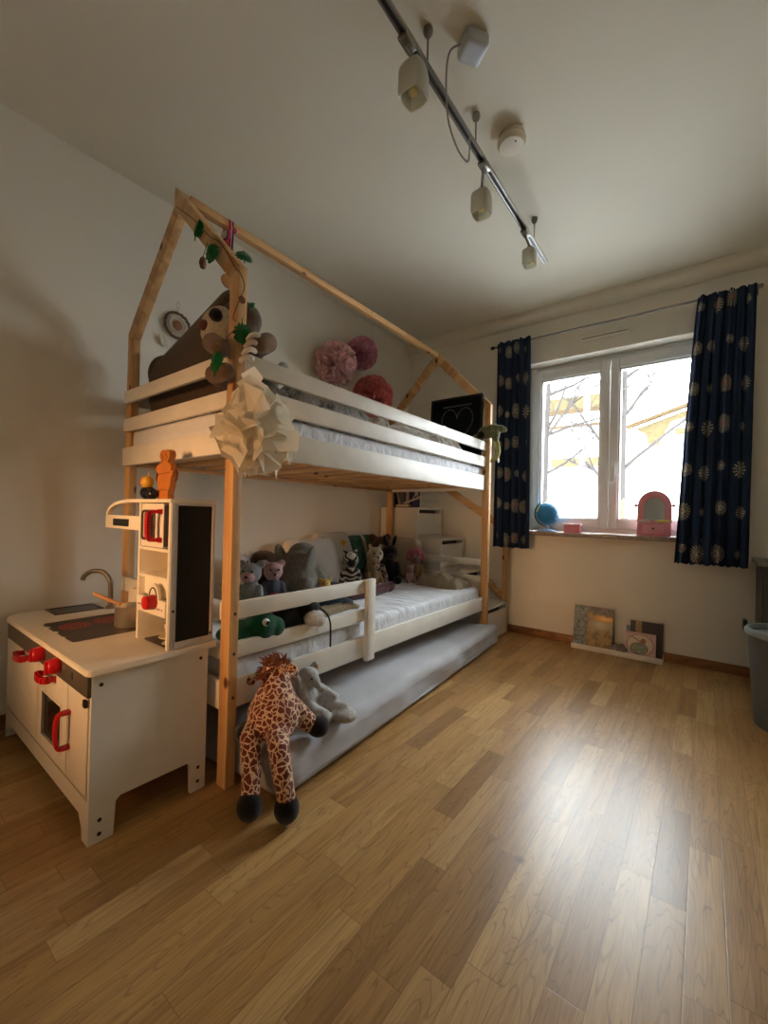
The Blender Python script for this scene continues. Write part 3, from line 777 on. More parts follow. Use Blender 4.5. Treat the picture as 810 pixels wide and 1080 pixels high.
def sheet_mat(name, col, k):
    t = NT(name); t.set(Roughness=.9); t.b.inputs['Specular IOR Level'].default_value = .15
    v = t.coord((3, 14, 9)); f = t.noise(v, 1.6, 4, .5)
    t.l(t.ramp(f, [(.3, tuple(c*.9 for c in col[:3])+(1,)), (.7, col)]), t.b.inputs['Base Color'])
    t.bump(f, k, .03); return t.m
M['sheet2'] = sheet_mat('white_fitted_sheet', srgb(228, 229, 233), .5)
def slab_mattress(name, label, x0, x1, y0, y1, z0, z1, mat, r, amp, seed):
    bm = bmesh.new(); bmesh.ops.create_cube(bm, size=2)
    bmesh.ops.subdivide_edges(bm, edges=[e for e in bm.edges if abs(e.verts[0].co.y-e.verts[1].co.y) > 1], cuts=110)
    bmesh.ops.subdivide_edges(bm, edges=[e for e in bm.edges if abs(e.verts[0].co.x-e.verts[1].co.x) > 1], cuts=46)
    bmesh.ops.subdivide_edges(bm, edges=[e for e in bm.edges if abs(e.verts[0].co.z-e.verts[1].co.z) > 1], cuts=8)
    c = V(((x0+x1)/2, (y0+y1)/2, (z0+z1)/2)); h = V(((x1-x0)/2, (y1-y0)/2, (z1-z0)/2))
    for v in bm.verts:
        p = V([v.co[i]*h[i] for i in range(3)])
        q = V([max(-h[i]+r, min(h[i]-r, p[i])) for i in range(3)]); d = p-q
        if d.length > 1e-6: d.normalize(); p = q+d*r
        # creases pulled diagonally towards the corners
        w = fbm((p.x*3+p.y*1.5, p.y*9-p.x*4, seed), 1.1, 3)
        edge = 1-min(1, min(h.y-abs(p.y), .4)/.4)*.7
        k = amp*w*(.35+edge)
        if v.co.z > .98: p.z -= abs(k)
        elif abs(v.co.x) > .98: p.x -= math.copysign(abs(k)*.7, v.co.x)
        v.co = c+p
    return single(name, bm, mat, label, 'mattress', (c.x, c.y, z0), ang=0)
slab_mattress('mattress', 'mattress in white sheet on the upper bunk', .145, XO-.05, .026, L-.04, 1.147, 1.276, 'sheet2', .025, .007, 1)
slab_mattress('mattress', 'mattress in white sheet on the lower bunk', .145, XO-.05, .03, L-.04, .266, .412, 'sheet2', .03, .010, 4)
# grey trundle mattress on the floor
bm = softbox(0, 0, .0755, .84, 2.10, .15, .045, 46, .004, 6, seed=3)
R_ = .068
for v in bm.verts:
    p = v.co
    k = fbm((p.x*4, p.y*7, p.z*5), 1, 3)*.010
    if p.x > .36 and p.z > .03: p.x += k*1.6; p.z += k*.5
    s = math.exp(-((p.y+.0-.42+.25*(p.x-.3))/.02)**2)*.010       # crease across the top
    if p.z > .1 and p.x > .0: p.z -= s
    x, y = p.x*cos(R_)-p.y*sin(R_), p.x*sin(R_)+p.y*cos(R_)
    p.x, p.y = x+.715, y+1.085
    if p.y > 2.02 and p.x < 1.02:
        t = max(0, min(1, (1.02-p.x)/.03)); t = t*t*(3-2*t); p.y = p.y*(1-t)+min(p.y, 2.022+.008*p.z)*t
    if p.y < .052 and p.x < 1.01: p.y = .052+(p.y-.052)*.1
single('mattress', bm, 'trundle', 'grey fabric mattress lying on the floor half under the bunk bed', 'mattress', (.715, 1.085, 0), ang=0)

# bedding on the upper bunk
def patt(name, a, b, c):
    t = NT(name); t.set(Roughness=.95)
    v = t.coord(); f = t.noise(v, 22, 5, .75)
    t.l(t.ramp(f, [(.36, a), (.47, b), (.56, c), (.66, b)]), t.b.inputs['Base Color']); return t.m
M['duvet'] = patt('patterned_duvet', srgb(136, 122, 110), srgb(208, 200, 190), srgb(226, 222, 216))
M['throw'] = patt('grey_throw', srgb(104, 100, 98), srgb(170, 166, 162), srgb(200, 198, 194))
def heap(name, label, x0, x1, y0, y1, z0, hgt, mat, cat, seed, nx=50, ny=90, sc=5):
    bm = bmesh.new(); g = []
    for j in range(ny+1):
        row = []
        for i in range(nx+1):
            u, v = i/nx, j/ny; x, y = x0+(x1-x0)*u, y0+(y1-y0)*v
            e = min(1, min(u, 1-u)*9)**.5*min(1, min(v, 1-v)*9)**.5
            n = abs(fbm((x*1.2, y, seed), sc, 4))
            z = z0+e*(hgt*(.78+.42*fbm((x, y, seed+5), 2.6, 2))+.05*n)
            row.append(bm.verts.new((x+.02*fbm((x, y, seed+9), 8), y+.02*fbm((y, x, seed), 8), max(z0+.002, z))))
        g.append(row)
    for j in range(ny):
        for i in range(nx): bm.faces.new((g[j][i], g[j][i+1], g[j+1][i+1], g[j+1][i]))
    b = [g[0][i] for i in range(nx+1)]+[g[j][nx] for j in range(1, ny+1)]+[g[ny][i] for i in range(nx-1, -1, -1)]+[g[j][0] for j in range(ny-1, 0, -1)]
    lo = [bm.verts.new((v.co.x, v.co.y, z0)) for v in b]
    n = len(b)
    for i in range(n): bm.faces.new((b[i], lo[i], lo[(i+1) % n], b[(i+1) % n]))
    bm.faces.new(lo)
    return single(name, bm, mat, label, cat, ((x0+x1)/2, (y0+y1)/2, z0), ang=0)
heap('duvet', 'crumpled pale patterned duvet spread over the upper mattress', .17, .93, .86, 1.92, 1.277, .175, 'duvet', 'duvet', 2)
heap('blanket', 'crumpled grey throw bunched on upper mattress near paper lamp', .36, .93, .36, .83, 1.277, .21, 'throw', 'blanket', 7, 40, 40)
t = thing('picture_board', 'black edged flat board sticking up from bedding below pink pompoms', 'picture', (.40, 1.19, 1.42), (.0, -.15, PI/2+.05))
bm = bmesh.new()
for q in ((-.10, .10, .07, .095), (-.10, -.078, -.04, .07), (.078, .10, -.04, .07), (-.025, -.005, -.04, .07)): bx(bm, q[0], q[1], -.006, .006, q[2], q[3], .003)
obj('black_edge', bm, 'black', t, local=True)
obj('panel', box(-.098, .098, -.002, .002, -.06, .09), plain('grey_panel', srgb(164, 158, 150), .5), t, local=True)

# blackboard with chalk heart at the far end of the upper bunk
HEART = [(.53+.30*sin(k*PI/60)**3*1.08, .60+.021*(13*cos(k*PI/60)-5*cos(k*PI/30)-2*cos(k*PI/20)-cos(k*PI/15))) for k in range(120)]
def chalk(u, v):
    c = srgb(20, 21, 22); n = fbm((u*5, v*5, 1), 2)*.5
    c = lerp(c, srgb(46, 48, 48), max(0, n)*.6)
    if min((u-a)**2+(v-b)**2 for a, b in HEART) < .0075**2: c = srgb(126, 130, 128)
    elif min((u-a)**2+(v-b)**2 for a, b in HEART) < .013**2 and mnoise.noise((u*60, v*60, 0)) > .1: c = srgb(84, 88, 86)
    if abs(v-.895-.004*sin(u*90)) < .009 and .22 < u < .82: c = srgb(112, 116, 114)
    for (a, b, c0, d) in ((.25, .14, .42, .05), (.42, .05, .62, .12), (.3, .08, .55, .04), (.33, .2, .42, .08)):
        if a < u < c0 and abs(v-(b+(d-b)*(u-a)/(c0-a))) < .007: c = srgb(150, 154, 150)
    return c
t = thing('blackboard', 'blackboard with chalk heart leaning at far end of the upper bunk', 'blackboard', (.735, 2.0, 1.278), (-.055, 0, 0))
W_, Hh = .43, .535
bm = bmesh.new()
for q in ((-W_/2, W_/2, 0, .016), (-W_/2, W_/2, Hh-.016, Hh), (-W_/2, -W_/2+.016, .016, Hh-.016), (W_/2-.016, W_/2, .016, Hh-.016)): bx(bm, q[0], q[1], -.006, .02, q[2], q[3], .002)
obj('frame', bm, 'blackboard', t, local=True)
obj('board', painted(110, 130, chalk, (-W_/2+.016, .0, .016), (W_-.032, 0, 0), (0, 0, Hh-.032)), vcol('chalk_surface', .85, .1), t, local=True, smooth=False)
obj('back_panel', box(-W_/2+.016, W_/2-.016, .001, .016, .016, Hh-.016), 'blackboard', t, local=True)

# storage staircase behind the bed
t = thing('storage_staircase', 'white stepped storage boxes with pine handrail between bed and window wall', 'storage steps', (.45, 2.31, 0))
steps = ((-.02, .365, .982), (.3655, .585, .735), (.5855, .785, .49), (.7855, .98, .246))
for (a, b, z) in steps:
    bm = bmesh.new(); y0, y1 = 2.112, 2.498; w = .016
    bx(bm, a, b, y0, y0+w, 0, z, .002); bx(bm, a, b, y1-w, y1, 0, z, .002); bx(bm, a, b, y0+w, y1-w, z-w, z, .001)
    bx(bm, a, a+w, y0+w, y1-w, 0, z-w); bx(bm, a+w, b-.004, y0+w, y1-w, 0, z-.246+.02 if z > .3 else .012)
    s = obj('step_box', bm, 'shell', t)
    zb = z-.246+.004
    obj('drawer_front', box(b-.018, b-.001, y0+w+.002, y1-w-.002, zb+.02 if z > .3 else .014, z-.046, .002), 'shell', s)
    obj('drawer_shadow_gap', box(b-.075, b-.06, y0+w+.001, y1-w-.001, zb+.018, z-.017), 'black', s)
obj('newel_post', box(.930, .982, 2.502, 2.524, .0, 1.12, .003), 'pine_z', t)
bm = bmesh.new(); beam(bm, (.30, 2.513, 1.225), (.93, 2.513, .835), (0, 1, 0), .02, .055); obj('handrail', bm, 'pine_x', t)
bm = bmesh.new(); beam(bm, (.72, 2.513, .47), (.93, 2.513, .27), (0, 1, 0), .02, .05); obj('lower_rail', bm, 'pine_x', t)
# things on top of the staircase
bk = [('dark blue book standing on the top step by bed post', .022, .16, srgb(40, 56, 92), .0), ('white spined book leaning on the top step', .018, .15, srgb(178, 176, 176), .28), ('dark red book standing on the top step', .016, .145, srgb(86, 44, 40), 0), ('pale grey book standing on the top step', .03, .15, srgb(170, 162, 160), 0), ('navy book standing on the top step beside white branch', .035, .15, srgb(34, 36, 78), 0)]
x = .075
for i, (lb, w, h, c, tilt) in enumerate(bk):
    if tilt: x += .03
    b = thing('book', lb, 'book', (x+w/2, 2.22, .9825+(.004 if tilt else 0)), (0, -tilt, 0))
    bm = bmesh.new(); bx(bm, -w/2, -w/2+.002, -.055, .055, 0, h); bx(bm, w/2-.002, w/2, -.055, .055, 0, h); bx(bm, -w/2+.002, w/2-.002, -.055, -.052, 0, h)
    obj('cover', bm, plain('book_cover', c, .5, var=.15), b, local=True)
    obj('page_block', box(-w/2+.002, w/2-.002, -.052, .052, .003, h-.003), 'page', b, local=True)
    x += w+(.03 if tilt else .006)
b = thing('book', 'dark red book lying flat on the top step in front of the standing books', 'book', (.19, 2.14, .9825))
obj('cover', box(.13, .26, 2.118, 2.158, .983, .990, .001), plain('maroon_cover', srgb(96, 30, 40), .5), b); obj('page_block', box(.132, .258, 2.12, 2.156, .990, 1.004), 'page', b)
obj('cover', box(.13, .26, 2.118, 2.158, 1.004, 1.008, .001), plain('maroon_cover_top', srgb(96, 30, 40), .5), b)
bm = bmesh.new(); rng = random.Random(4)
def twig(p, d, l, r, dep):
    q = p+d*l; tube(bm, [p, p.lerp(q, .5)+V((0, 0, .006)), q], r, 6, r1=r*.6)
    if dep:
        for k in range(3):
            nd = (d+V((rng.uniform(-.7, .9), rng.uniform(-.3, .3), rng.uniform(-.2, 1.0)))).normalized(); twig(p.lerp(q, rng.uniform(.4, 1)), nd, l*.55, r*.62, dep-1)
twig(V((.19, 2.155, 1.014)), V((1, .05, .30)).normalized(), .16, .009, 3)
single('white_branch', bm, plain('white_twig', srgb(206, 198, 184), .6), 'white branching twig ornament lying on the top step beside books', 'ornament', (.26, 2.18, 1.009))

# paper pompoms on the wall
def pompom(label, c, r, c1, c2, seed):
    rng = random.Random(seed); t = thing('paper_pompom', label, 'pompom', c, (0, 0, 0), 'tissue pompoms on the wall')
    bm = bmesh.new()
    for k in range(150):
        d = V((rng.gauss(0, 1), rng.gauss(0, 1), rng.gauss(0, 1))).normalized()
        a = d.orthogonal().normalized(); a = Matrix.Rotation(rng.uniform(0, 6.3), 3, d) @ a; b = d.cross(a)
        n = 9; w = r*rng.uniform(.42, .62); ph = rng.uniform(0, 6)
        i0 = [bm.verts.new(d*r*.25+a*(i/n-.5)*w*.2) for i in range(n+1)]
        i1 = [bm.verts.new((d*r*(.74+.05*sin(ph+i*1.9))+a*(i/n-.5)*w*.8+b*.14*r*sin(ph+i*1.3))) for i in range(n+1)]
        i2 = []
        for i in range(n+1):
            p = d*r*rng.uniform(.90, 1.06)+a*(i/n-.5)*w*1.15+b*(.22*r*sin(ph+i*1.5)+rng.uniform(-.02, .02)*r)
            i2.append(bm.verts.new(p))
        for i in range(n):
            bm.faces.new((i0[i], i0[i+1], i1[i+1], i1[i])); bm.faces.new((i1[i], i1[i+1], i2[i+1], i2[i]))
    for v in bm.verts: v.co.x = max(v.co.x, -c[0]+RX0+.004)
    tm = NT('tissue_'+str(seed)); tm.set(Roughness=.9); f = tm.noise(tm.coord(), 26, 3)
    cc = tm.ramp(f, [(.3, c2), (.7, c1)]); tm.l(cc, tm.b.inputs['Base Color'])
    tl = tm.n('ShaderNodeBsdfTranslucent'); tm.l(cc, tl.inputs[0]); mx = tm.n('ShaderNodeMixShader'); mx.inputs[0].default_value = .45
    tm.l(tm.b.outputs[0], mx.inputs[1]); tm.l(tl.outputs[0], mx.inputs[2]); tm.l(mx.outputs[0], tm.out.inputs[0])
    obj('petals', bm, tm.m, t, local=True, smooth=False)
pompom('pale pink tissue pompom, leftmost of the three on the wall', (.075, 1.40, 2.01), .150, srgb(252, 224, 220), srgb(242, 202, 198), 1)
pompom('mauve pink tissue pompom, topmost of the three on the wall', (.075, 1.69, 2.175), .122, srgb(246, 194, 210), srgb(228, 164, 186), 2)
pompom('coral pink tissue pompom, lowest of the three on the wall', (.075, 1.84, 1.875), .16, srgb(250, 178, 172), srgb(234, 142, 140), 3)

# dreamcatcher
t = thing('dreamcatcher', 'small round dreamcatcher hanging on wall above the brown sloth', 'dreamcatcher', (-.028, .27, 1.87))
M['cream_thread'] = plain('cream_thread', srgb(214, 204, 184), .8); M['brown_cord'] = plain('brown_cord', srgb(110, 84, 66), .8)
cx, cy, cz = -.028, .303, 1.90
bm = bmesh.new(); tube(bm, [(cx+.004*sin(i*2.5), cy+.066*cos(i*2*PI/40), cz+.066*sin(i*2*PI/40)) for i in range(40)], .0075, 6, True); obj('hoop', bm, 'brown_cord', t)
bm = bmesh.new()
for k in range(26):
    a = 2*PI*k/26; p = V((cx+.003, cy+.064*cos(a), cz+.064*sin(a))); q = V((cx+.003, cy+.03*cos(a+.5), cz+.03*sin(a+.5))); tube(bm, [p, q], .0014, 4)
tube(bm, [(cx+.003, cy+.042*cos(i*PI/12), cz+.042*sin(i*PI/12)) for i in range(24)], .006, 6, True)
obj('web', bm, 'cream_thread', t)
obj('centre_bead', ell(bmesh.new(), (cx+.004, cy, cz), (.008, .026, .026), None, 3), plain('tan_bead', srgb(150, 100, 62), .5), t)
bm = bmesh.new(); tube(bm, [(cx, cy, cz+.066), (cx, cy-.008, cz+.11), (cx, cy, cz+.135), (cx, cy+.008, cz+.11), (cx, cy+.001, cz+.07)], .002, 5); obj('hanging_loop', bm, 'cream_thread', t)
for k, dy in enumerate((-.075, -.055)):
    bm = bmesh.new(); tube(bm, [(cx, cy+dy*.7, cz-.045), (cx, cy+dy, cz-.075)], .0015, 5)
    ell(bm, (cx+.002, cy+dy-.006, cz-.105), (.003, .012, .034), (.3, 0, 0), 2); obj('feather', bm, 'cream_thread', t)

# crumpled paper lamp hanging at the front post
def paper_lamp():
    rng = random.Random(12); c = V((1.13, .003, 1.155)); R = .100
    t = thing('paper_lamp', 'white folded paper lamp hanging in front of the near bed post', 'paper lamp', (c.x, c.y, c.z))
    bm = bmesh.new()
    bmesh.ops.create_icosphere(bm, subdivisions=3, radius=R*.74)
    for v in bm.verts: v.co *= 1+.10*fbm(v.co, 30, 2)
    for k in range(30):                      # pleated paper cones fanned out over the ball
        z = 1-2*(k+.5)/30; ph = k*2.39996; d = V((math.sqrt(1-z*z)*cos(ph), math.sqrt(1-z*z)*sin(ph), z))
        d = (d+V((rng.uniform(-.2, .2), rng.uniform(-.2, .2), rng.uniform(-.2, .2)))).normalized()
        a = Matrix.Rotation(rng.uniform(0, 6.3), 3, d) @ d.orthogonal().normalized(); b = d.cross(a)
        N = rng.choice((5, 6, 7)); w = R*rng.uniform(.46, .74); sweep = rng.uniform(3.4, 6.0)
        sk = (a*rng.uniform(-.5, .5)+b*rng.uniform(-.5, .5))*w
        ap = bm.verts.new(d*R*.60); mid = []; rim = []
        for i in range(N+1):
            th = sweep*i/N; zz = (-1)**i
            o_ = a*cos(th)+b*sin(th)
            mid.append(bm.verts.new(d*R*(.82+.04*zz)+o_*w*(.5+.08*zz)+sk*.4+V((rng.uniform(-1, 1), rng.uniform(-1, 1), rng.uniform(-1, 1)))*R*.025))
            rim.append(bm.verts.new(d*R*(1.0+.05*zz+rng.uniform(-.06, .10))+o_*w*(1.0+.10*zz)+sk+V((rng.uniform(-1, 1), rng.uniform(-1, 1), rng.uniform(-1, 1)))*R*.05))
        for i in range(N):
            bm.faces.new((ap, mid[i], mid[i+1])); bm.faces.new((mid[i], rim[i], rim[i+1], mid[i+1]))
    # an upright fold at the top
    vs = [bm.verts.new(x) for x in (V((-.05, .0, .10)), V((.03, -.03, .11)), V((-.035, .0, .185)), V((-.075, -.02, .165)), V((.0, .01, .15)))]
    bm.faces.new((vs[0], vs[1], vs[4], vs[2])); bm.faces.new((vs[0], vs[2], vs[3]))
    for v in bm.verts: v.co.z *= 1.18
    for v in bm.verts:
        w = v.co+c
        if w.x < XO+.004 and w.y > -.004: v.co.x = XO+.004-c.x if XO-w.x < w.y+.0 else v.co.x
        if v.co.x+c.x < XO+.003 and v.co.y+c.y > -.003: v.co.y = -.003-c.y
    obj('shade', bm, 'paper', t, local=True, smooth=False)
    bm = bmesh.new(); tube(bm, [(0, 0, .08), (-.03, .005, .17), (-.105, .02, .262)], .0025, 6); obj('cord', bm, 'cream_thread', t, local=True)
paper_lamp()

# leaf garland and medal on the roof frame
t = thing('leaf_garland', 'string garland of green plastic leaves wound round near post and rafter', 'garland', (1.0, 0, 1.6))
M['leaf'] = plain('green_plastic_leaf', srgb(10, 118, 52), .35, var=.3)
def leaf(c, ax, up, s):
    """deeply notched palm leaf"""
    c, up = V(c), V(up).normalized(); n = V(ax).normalized(); a = n.cross(up).normalized()
    bm = bmesh.new(); pts = []
    N = 44
    for i in range(N):
        th = 2*PI*i/N
        r = s*(.78+.22*cos(th))*(1-.25*(1 if (i % 4 == 0 and 5 < i < N-5) else 0))
        if i == 0: r *= 1.12
        pts.append((r*sin(th)*.86, r*cos(th)))
    cv = bm.verts.new(c+n*.008)
    vs = [bm.verts.new(c+a*x+up*y+n*(-.010*abs(x)/s)) for x, y in pts]
    for i in range(N): bm.faces.new((cv, vs[i], vs[(i+1) % N]))
    r = bmesh.ops.solidify(bm, geom=bm.faces[:], thickness=.0015)
    beam(bm, c-up*s*.9, c+up*s, a, .003, .003, 0)
    obj('leaf', bm, 'leaf', t, smooth=False)
leaf((.755, -.016, 1.925), (.3, -1, .1), (.45, 0, 1), .038); leaf((.873, -.030, 1.803), (.2, -1, 0), (.5, 0, -.9), .047)
leaf((1.012, .012, 1.752), (1, -.4, .5), (-.5, .3, .8), .042); leaf((1.022, .006, 1.505), (.9, -.6, .1), (.1, 0, -1), .045)
leaf((.998, -.072, 1.372), (.3, -1, 0), (.1, 0, 1), .04); leaf((1.016, .045, 1.60), (1, .1, 0), (.2, .5, 1), .016)
bm = bmesh.new(); tube(bm, spline([(.57, -.004, 2.10), (.70, -.005, 2.0), (.755, -.008, 1.95), (.83, -.006, 1.88), (.90, -.005, 1.83), (.985, -.005, 1.72), (1.0045, .002, 1.70), (1.006, .02, 1.66), (1.005, .0, 1.60), (.985, -.006, 1.55), (1.006, .006, 1.53), (1.01, -.04, 1.47), (1.0, -.07, 1.405)], 6), .0018, 5); obj('string', bm, 'brown_cord', t)
bm = bmesh.new(); tube(bm, [(.83, -.012, 1.875), (.829, -.03, 1.80)], .0012, 5); lathe(bm, [(.003, 1.798), (.010, 1.79), (.013, 1.775), (.008, 1.758), (.003, 1.756)], (.829, -.03, 0), 12); obj('nut_pendant', bm, plain('brown_nut', srgb(118, 78, 52), .5), t)
t = thing('medal', 'bronze medal on red white blue ribbon hung from roof ridge', 'medal', (XM, .24, 2.0))
M['rib'] = NT('striped_ribbon').m
def ribmat():
    g = NT('striped_ribbon'); tc = g.n('ShaderNodeTexCoord'); sp = g.n('ShaderNodeSeparateXYZ'); g.l(tc.outputs['Object'], sp.inputs[0])
    f = g.math('FRACT', g.math('MULTIPLY_ADD', sp.outputs[1], 38.0, .5))
    g.l(g.ramp(f, [(0, srgb(178, 24, 40)), (.4, srgb(214, 204, 196)), (.55, srgb(28, 34, 90)), (.8, srgb(178, 24, 40))], 'CONSTANT'), g.b.inputs['Base Color']); g.set(Roughness=.7); return g.m
M['rib'] = ribmat()
bm = bmesh.new()
for s in (-1, 1):
    P = [(XM, 2.1895), (XM+.021, 2.186), (XM+.023, 2.12), (XM+.018, 2.06), (XM+.006, 1.965)]
    for (a, b) in zip(P, P[1:]):
        f = [bm.verts.new(q) for q in ((XM+s*(a[0]-XM), .225, a[1]), (XM+s*(a[0]-XM), .25, a[1]), (XM+s*(b[0]-XM), .25, b[1]), (XM+s*(b[0]-XM), .225, b[1]))]; bm.faces.new(f)
bmesh.ops.solidify(bm, geom=bm.faces[:], thickness=.001)
obj('ribbon', bm, 'rib', t, smooth=False)
bm = bmesh.new(); bx(bm, XM-.024, XM+.026, .215, .232, 2.10, 2.135, .001); bx(bm, XM-.024, XM+.026, .24, .268, 2.145, 2.16, .001); obj('ribbon_wrap', bm, 'rib', t)
bm = bmesh.new(); lathe(bm, [(.003, -.004), (.028, -.003), (.031, 0), (.028, .003), (.003, .004)], (XM+.002, .238, 1.925), 24, axis='x'); obj('disc', bm, plain('bronze', srgb(150, 104, 58), .35, .8), t)
# ------------------------------------------------------------------ play kitchen
KX0, KX1 = .035, .93
kit = thing('play_kitchen', 'white wooden play kitchen with red handles at the near end of the bed', 'toy kitchen', (.45, -.2, 0))
KW = 'kit_white'
def side_poly():
    a, b = -.362, -.03
    return [(a, 0), (a+.062, 0), (a+.066, .092), (a+.078, .102), (b-.062, .102), (b-.052, .092), (b-.048, 0), (b, 0), (b, .462), (a, .462)]
for x0 in (KX0, KX1-.014): obj('side_panel', prism(bmesh.new(), side_poly(), 'x', x0, x0+.014), KW, kit)
bm = bmesh.new()
tp = [(KX0-.006, -.012), (KX0-.006, -.315), (KX0+.004, -.338), (KX0+.034, -.370), (KX0+.062, -.38), (KX1+.0, -.38), (KX1+.014, -.374), (KX1+.02, -.36), (KX1+.02, -.012)]
prism(bm, tp, 'z', .462, .480); bmesh.ops.bevel(bm, geom=bm.edges[:], offset=.002, segments=2, affect='EDGES')
obj('worktop', bm, KW, kit)
obj('back_board', box(KX0+.014, KX1-.014, -.042, -.032, .06, .462), KW, kit)
obj('bottom_shelf', box(KX0+.014, KX1-.014, -.345, -.042, .115, .125), KW, kit)
pl = [(KX0+.014, .035), (KX0+.05, .035), (KX0+.075, .062), (KX1-.075, .062), (KX1-.05, .03), (KX1-.045, .0), (KX1-.014, .0), (KX1-.014, .114), (KX0+.014, .114)]
obj('plinth', prism(bmesh.new(), pl, 'y', -.362, -.350), KW, kit)
cp = obj('control_strip', box(KX0+.045, KX1-.002, -.372, -.362, .400, .4615, .001), 'dark_steel', kit)
for x in (.535, .695):
    bm = bmesh.new(); lathe(bm, [(.024, 0), (.025, -.004), (.022, -.026), (.018, -.030), (.004, -.031)], (x, -.372, .437), 16, axis='y')
    bx(bm, x-.006, x+.006, -.408, -.40, .417, .457, .002); obj('knob', bm, 'red', cp)
bm = bmesh.new()
for q in ((.80, .816, .424, .4265), (.80, .816, .4395, .442), (.80, .8025, .424, .442), (.8135, .816, .424, .442)): bx(bm, q[0], q[1], -.3728, -.372, q[2], q[3])
obj('printed_square', bm, 'black', cp)
def cab_handle(parent, x, z, length, vertical):
    bm = bmesh.new(); h = length/2
    f = (lambda t, d: V((x, -.366-d, z+t))) if vertical else (lambda t, d: V((x+t, -.366-d, z)))
    P = spline([f(-h, 0), f(-h, .022), f(-h*.85, .030), f(-h*.3, .034), f(h*.3, .034), f(h*.85, .030), f(h, .022), f(h, 0)], 4)
    ax = V((1, 0, 0)) if vertical else V((0, 0, 1))
    w = .009
    for i, p in enumerate(P[:-1]): beam(bm, p, p.lerp(P[i+1], 1.15), ax, .017, .009, .0015)
    return obj('handle', bm, 'red', parent)
zd0, zd1 = .128, .396
d = obj('door', box(KX0+.016, .455, -.366, -.354, zd0, zd1, .002), KW, kit); cab_handle(d, .335, .386, .085, False)
bm = bmesh.new(); wx0, wx1, wz0, wz1 = .515, .705, .170, .312
for q in ((.462, wx0, zd0, zd1), (wx1, .752, zd0, zd1), (wx0, wx1, zd0, wz0), (wx0, wx1, wz1, zd1)): bx(bm, q[0], q[1], -.366, -.354, q[2], q[3], .001)
d = obj('door', bm, KW, kit, label='oven door with dark window'); cab_handle(d, .605, .382, .08, False)
obj('oven_window', box(wx0-.004, wx1+.004, -.360, -.357, wz0-.004, wz1+.004), plain('smoked_acrylic', srgb(46, 34, 28), .12), d)
bm = bmesh.new()
for (a, b, c_, e) in ((wx0-.006, wx1+.006, wz1-.002, wz1+.006), (wx0-.006, wx1+.006, wz0-.006, wz0+.002), (wx0-.006, wx0+.002, wz0, wz1), (wx1-.002, wx1+.006, wz0, wz1)): bx(bm, a, b, -.3685, -.3655, c_, e, .001)
obj('window_trim', bm, KW, d)
d = obj('door', box(.758, KX1-.016, -.366, -.354, zd0, zd1, .002), KW, kit); cab_handle(d, .778, .270, .10, True)
# hob
hb = painted(80, 66, lambda u, v: (srgb(176, 48, 34) if any(any(abs(math.hypot((u-cx_)*1.24, (v-cy_))-r)<.013 for r in (.06, .12, .17)) for cx_, cy_ in ((.30, .70), (.34, .28))) else lerp(srgb(64, 56, 50), srgb(88, 78, 66), u*.6+fbm((u*5, v*5, 0), 1)*.2)), (.30, -.325, .4808), (.335, 0, 0), (0, .265, 0))
for v in hb.verts:
    if v.co.y < -.31: v.co.y += .02*max(0, fbm((v.co.x*22, 0, 3), 1.2, 3))+.004*random.random()
obj('hob_print', hb, vcol('hob_sheet', .5, .3), kit, smooth=False)
# sink and tap
bm = bmesh.new(); sx0, sx1, sy0, sy1 = .04, .18, -.25, -.075
for q in ((sx0, sx1, sy0, sy0+.014), (sx0, sx1, sy1-.014, sy1), (sx0, sx0+.014, sy0+.014, sy1-.014), (sx1-.014, sx1, sy0+.014, sy1-.014)): bx(bm, q[0], q[1], q[2], q[3], .480, .4835, .001)
bx(bm, sx0+.014, sx1-.014, sy0+.014, sy1-.014, .4802, .4812)
obj('sink', bm, plain('dark_basin', srgb(60, 54, 48), .3, .4), kit)
bm = bmesh.new(); fx, fy = .19, -.058
tube(bm, spline([(fx, fy, .48), (fx, fy, .56), (fx-.003, fy-.003, .60), (fx-.03, fy-.02, .635), (fx-.065, fy-.05, .638), (fx-.09, fy-.07, .618), (fx-.096, fy-.076, .600)], 6), .0095, 12)
lathe(bm, [(.018, .48), (.018, .488), (.012, .494)], (fx, fy, 0), 16); obj('tap', bm, plain('grey_tap', srgb(124, 116, 102), .35, .6), kit)
# back splash with its curved outline
bk = [(.315, .480)]+[(.315+.0, .545)]+[(.345-.03*cos(a), .555+.028*sin(a)) for a in [i*PI/2/6 for i in range(1, 7)]]+[(.37, .583)]+[(.372+.045*sin(a), .628-.045*cos(a)) for a in [i*PI/2/6 for i in range(0, 7)]]+[(.417, .86), (.44, .945), (.716, .945), (.716, .480)]
obj('splash_back', prism(bmesh.new(), bk, 'y', -.036, -.022), KW, kit)
# tower
TX0, TX1, TY0, TY1 = .716, .935, -.168, -.022
tw = []
obj('tower_side', box(TX0, TX0+.012, TY0, TY1, .480, .934, .001), KW, kit)
sd = obj('tower_side', box(TX1-.012, TX1, TY0, TY1, .480, .934, .001), KW, kit)
obj('tower_back', box(TX0+.012, TX1-.012, TY1-.008, TY1, .480, .934), KW, kit)
obj('tower_top', box(.60, TX1+.003, TY0-.003, TY1, .934, .946, .002), KW, kit)
for z in (.779, .690): obj('tower_shelf', box(TX0+.012, TX1-.012, TY0, TY1-.008, z, z+.010, .001), KW, kit)
ch = obj('chalkboard', box(TX1+.0005, TX1+.003, TY0+.022, TY1-.012, .503, .926), 'blackboard', kit)
bm = bmesh.new()
for q in ((TY0+.002, TY0+.022, .482, .932), (TY1-.012, TY1, .482, .932), (TY0+.022, TY1-.012, .482, .503), (TY0+.022, TY1-.012, .926, .932)): bx(bm, TX1+.0004, TX1+.005, q[0], q[1], q[2], q[3], .001)
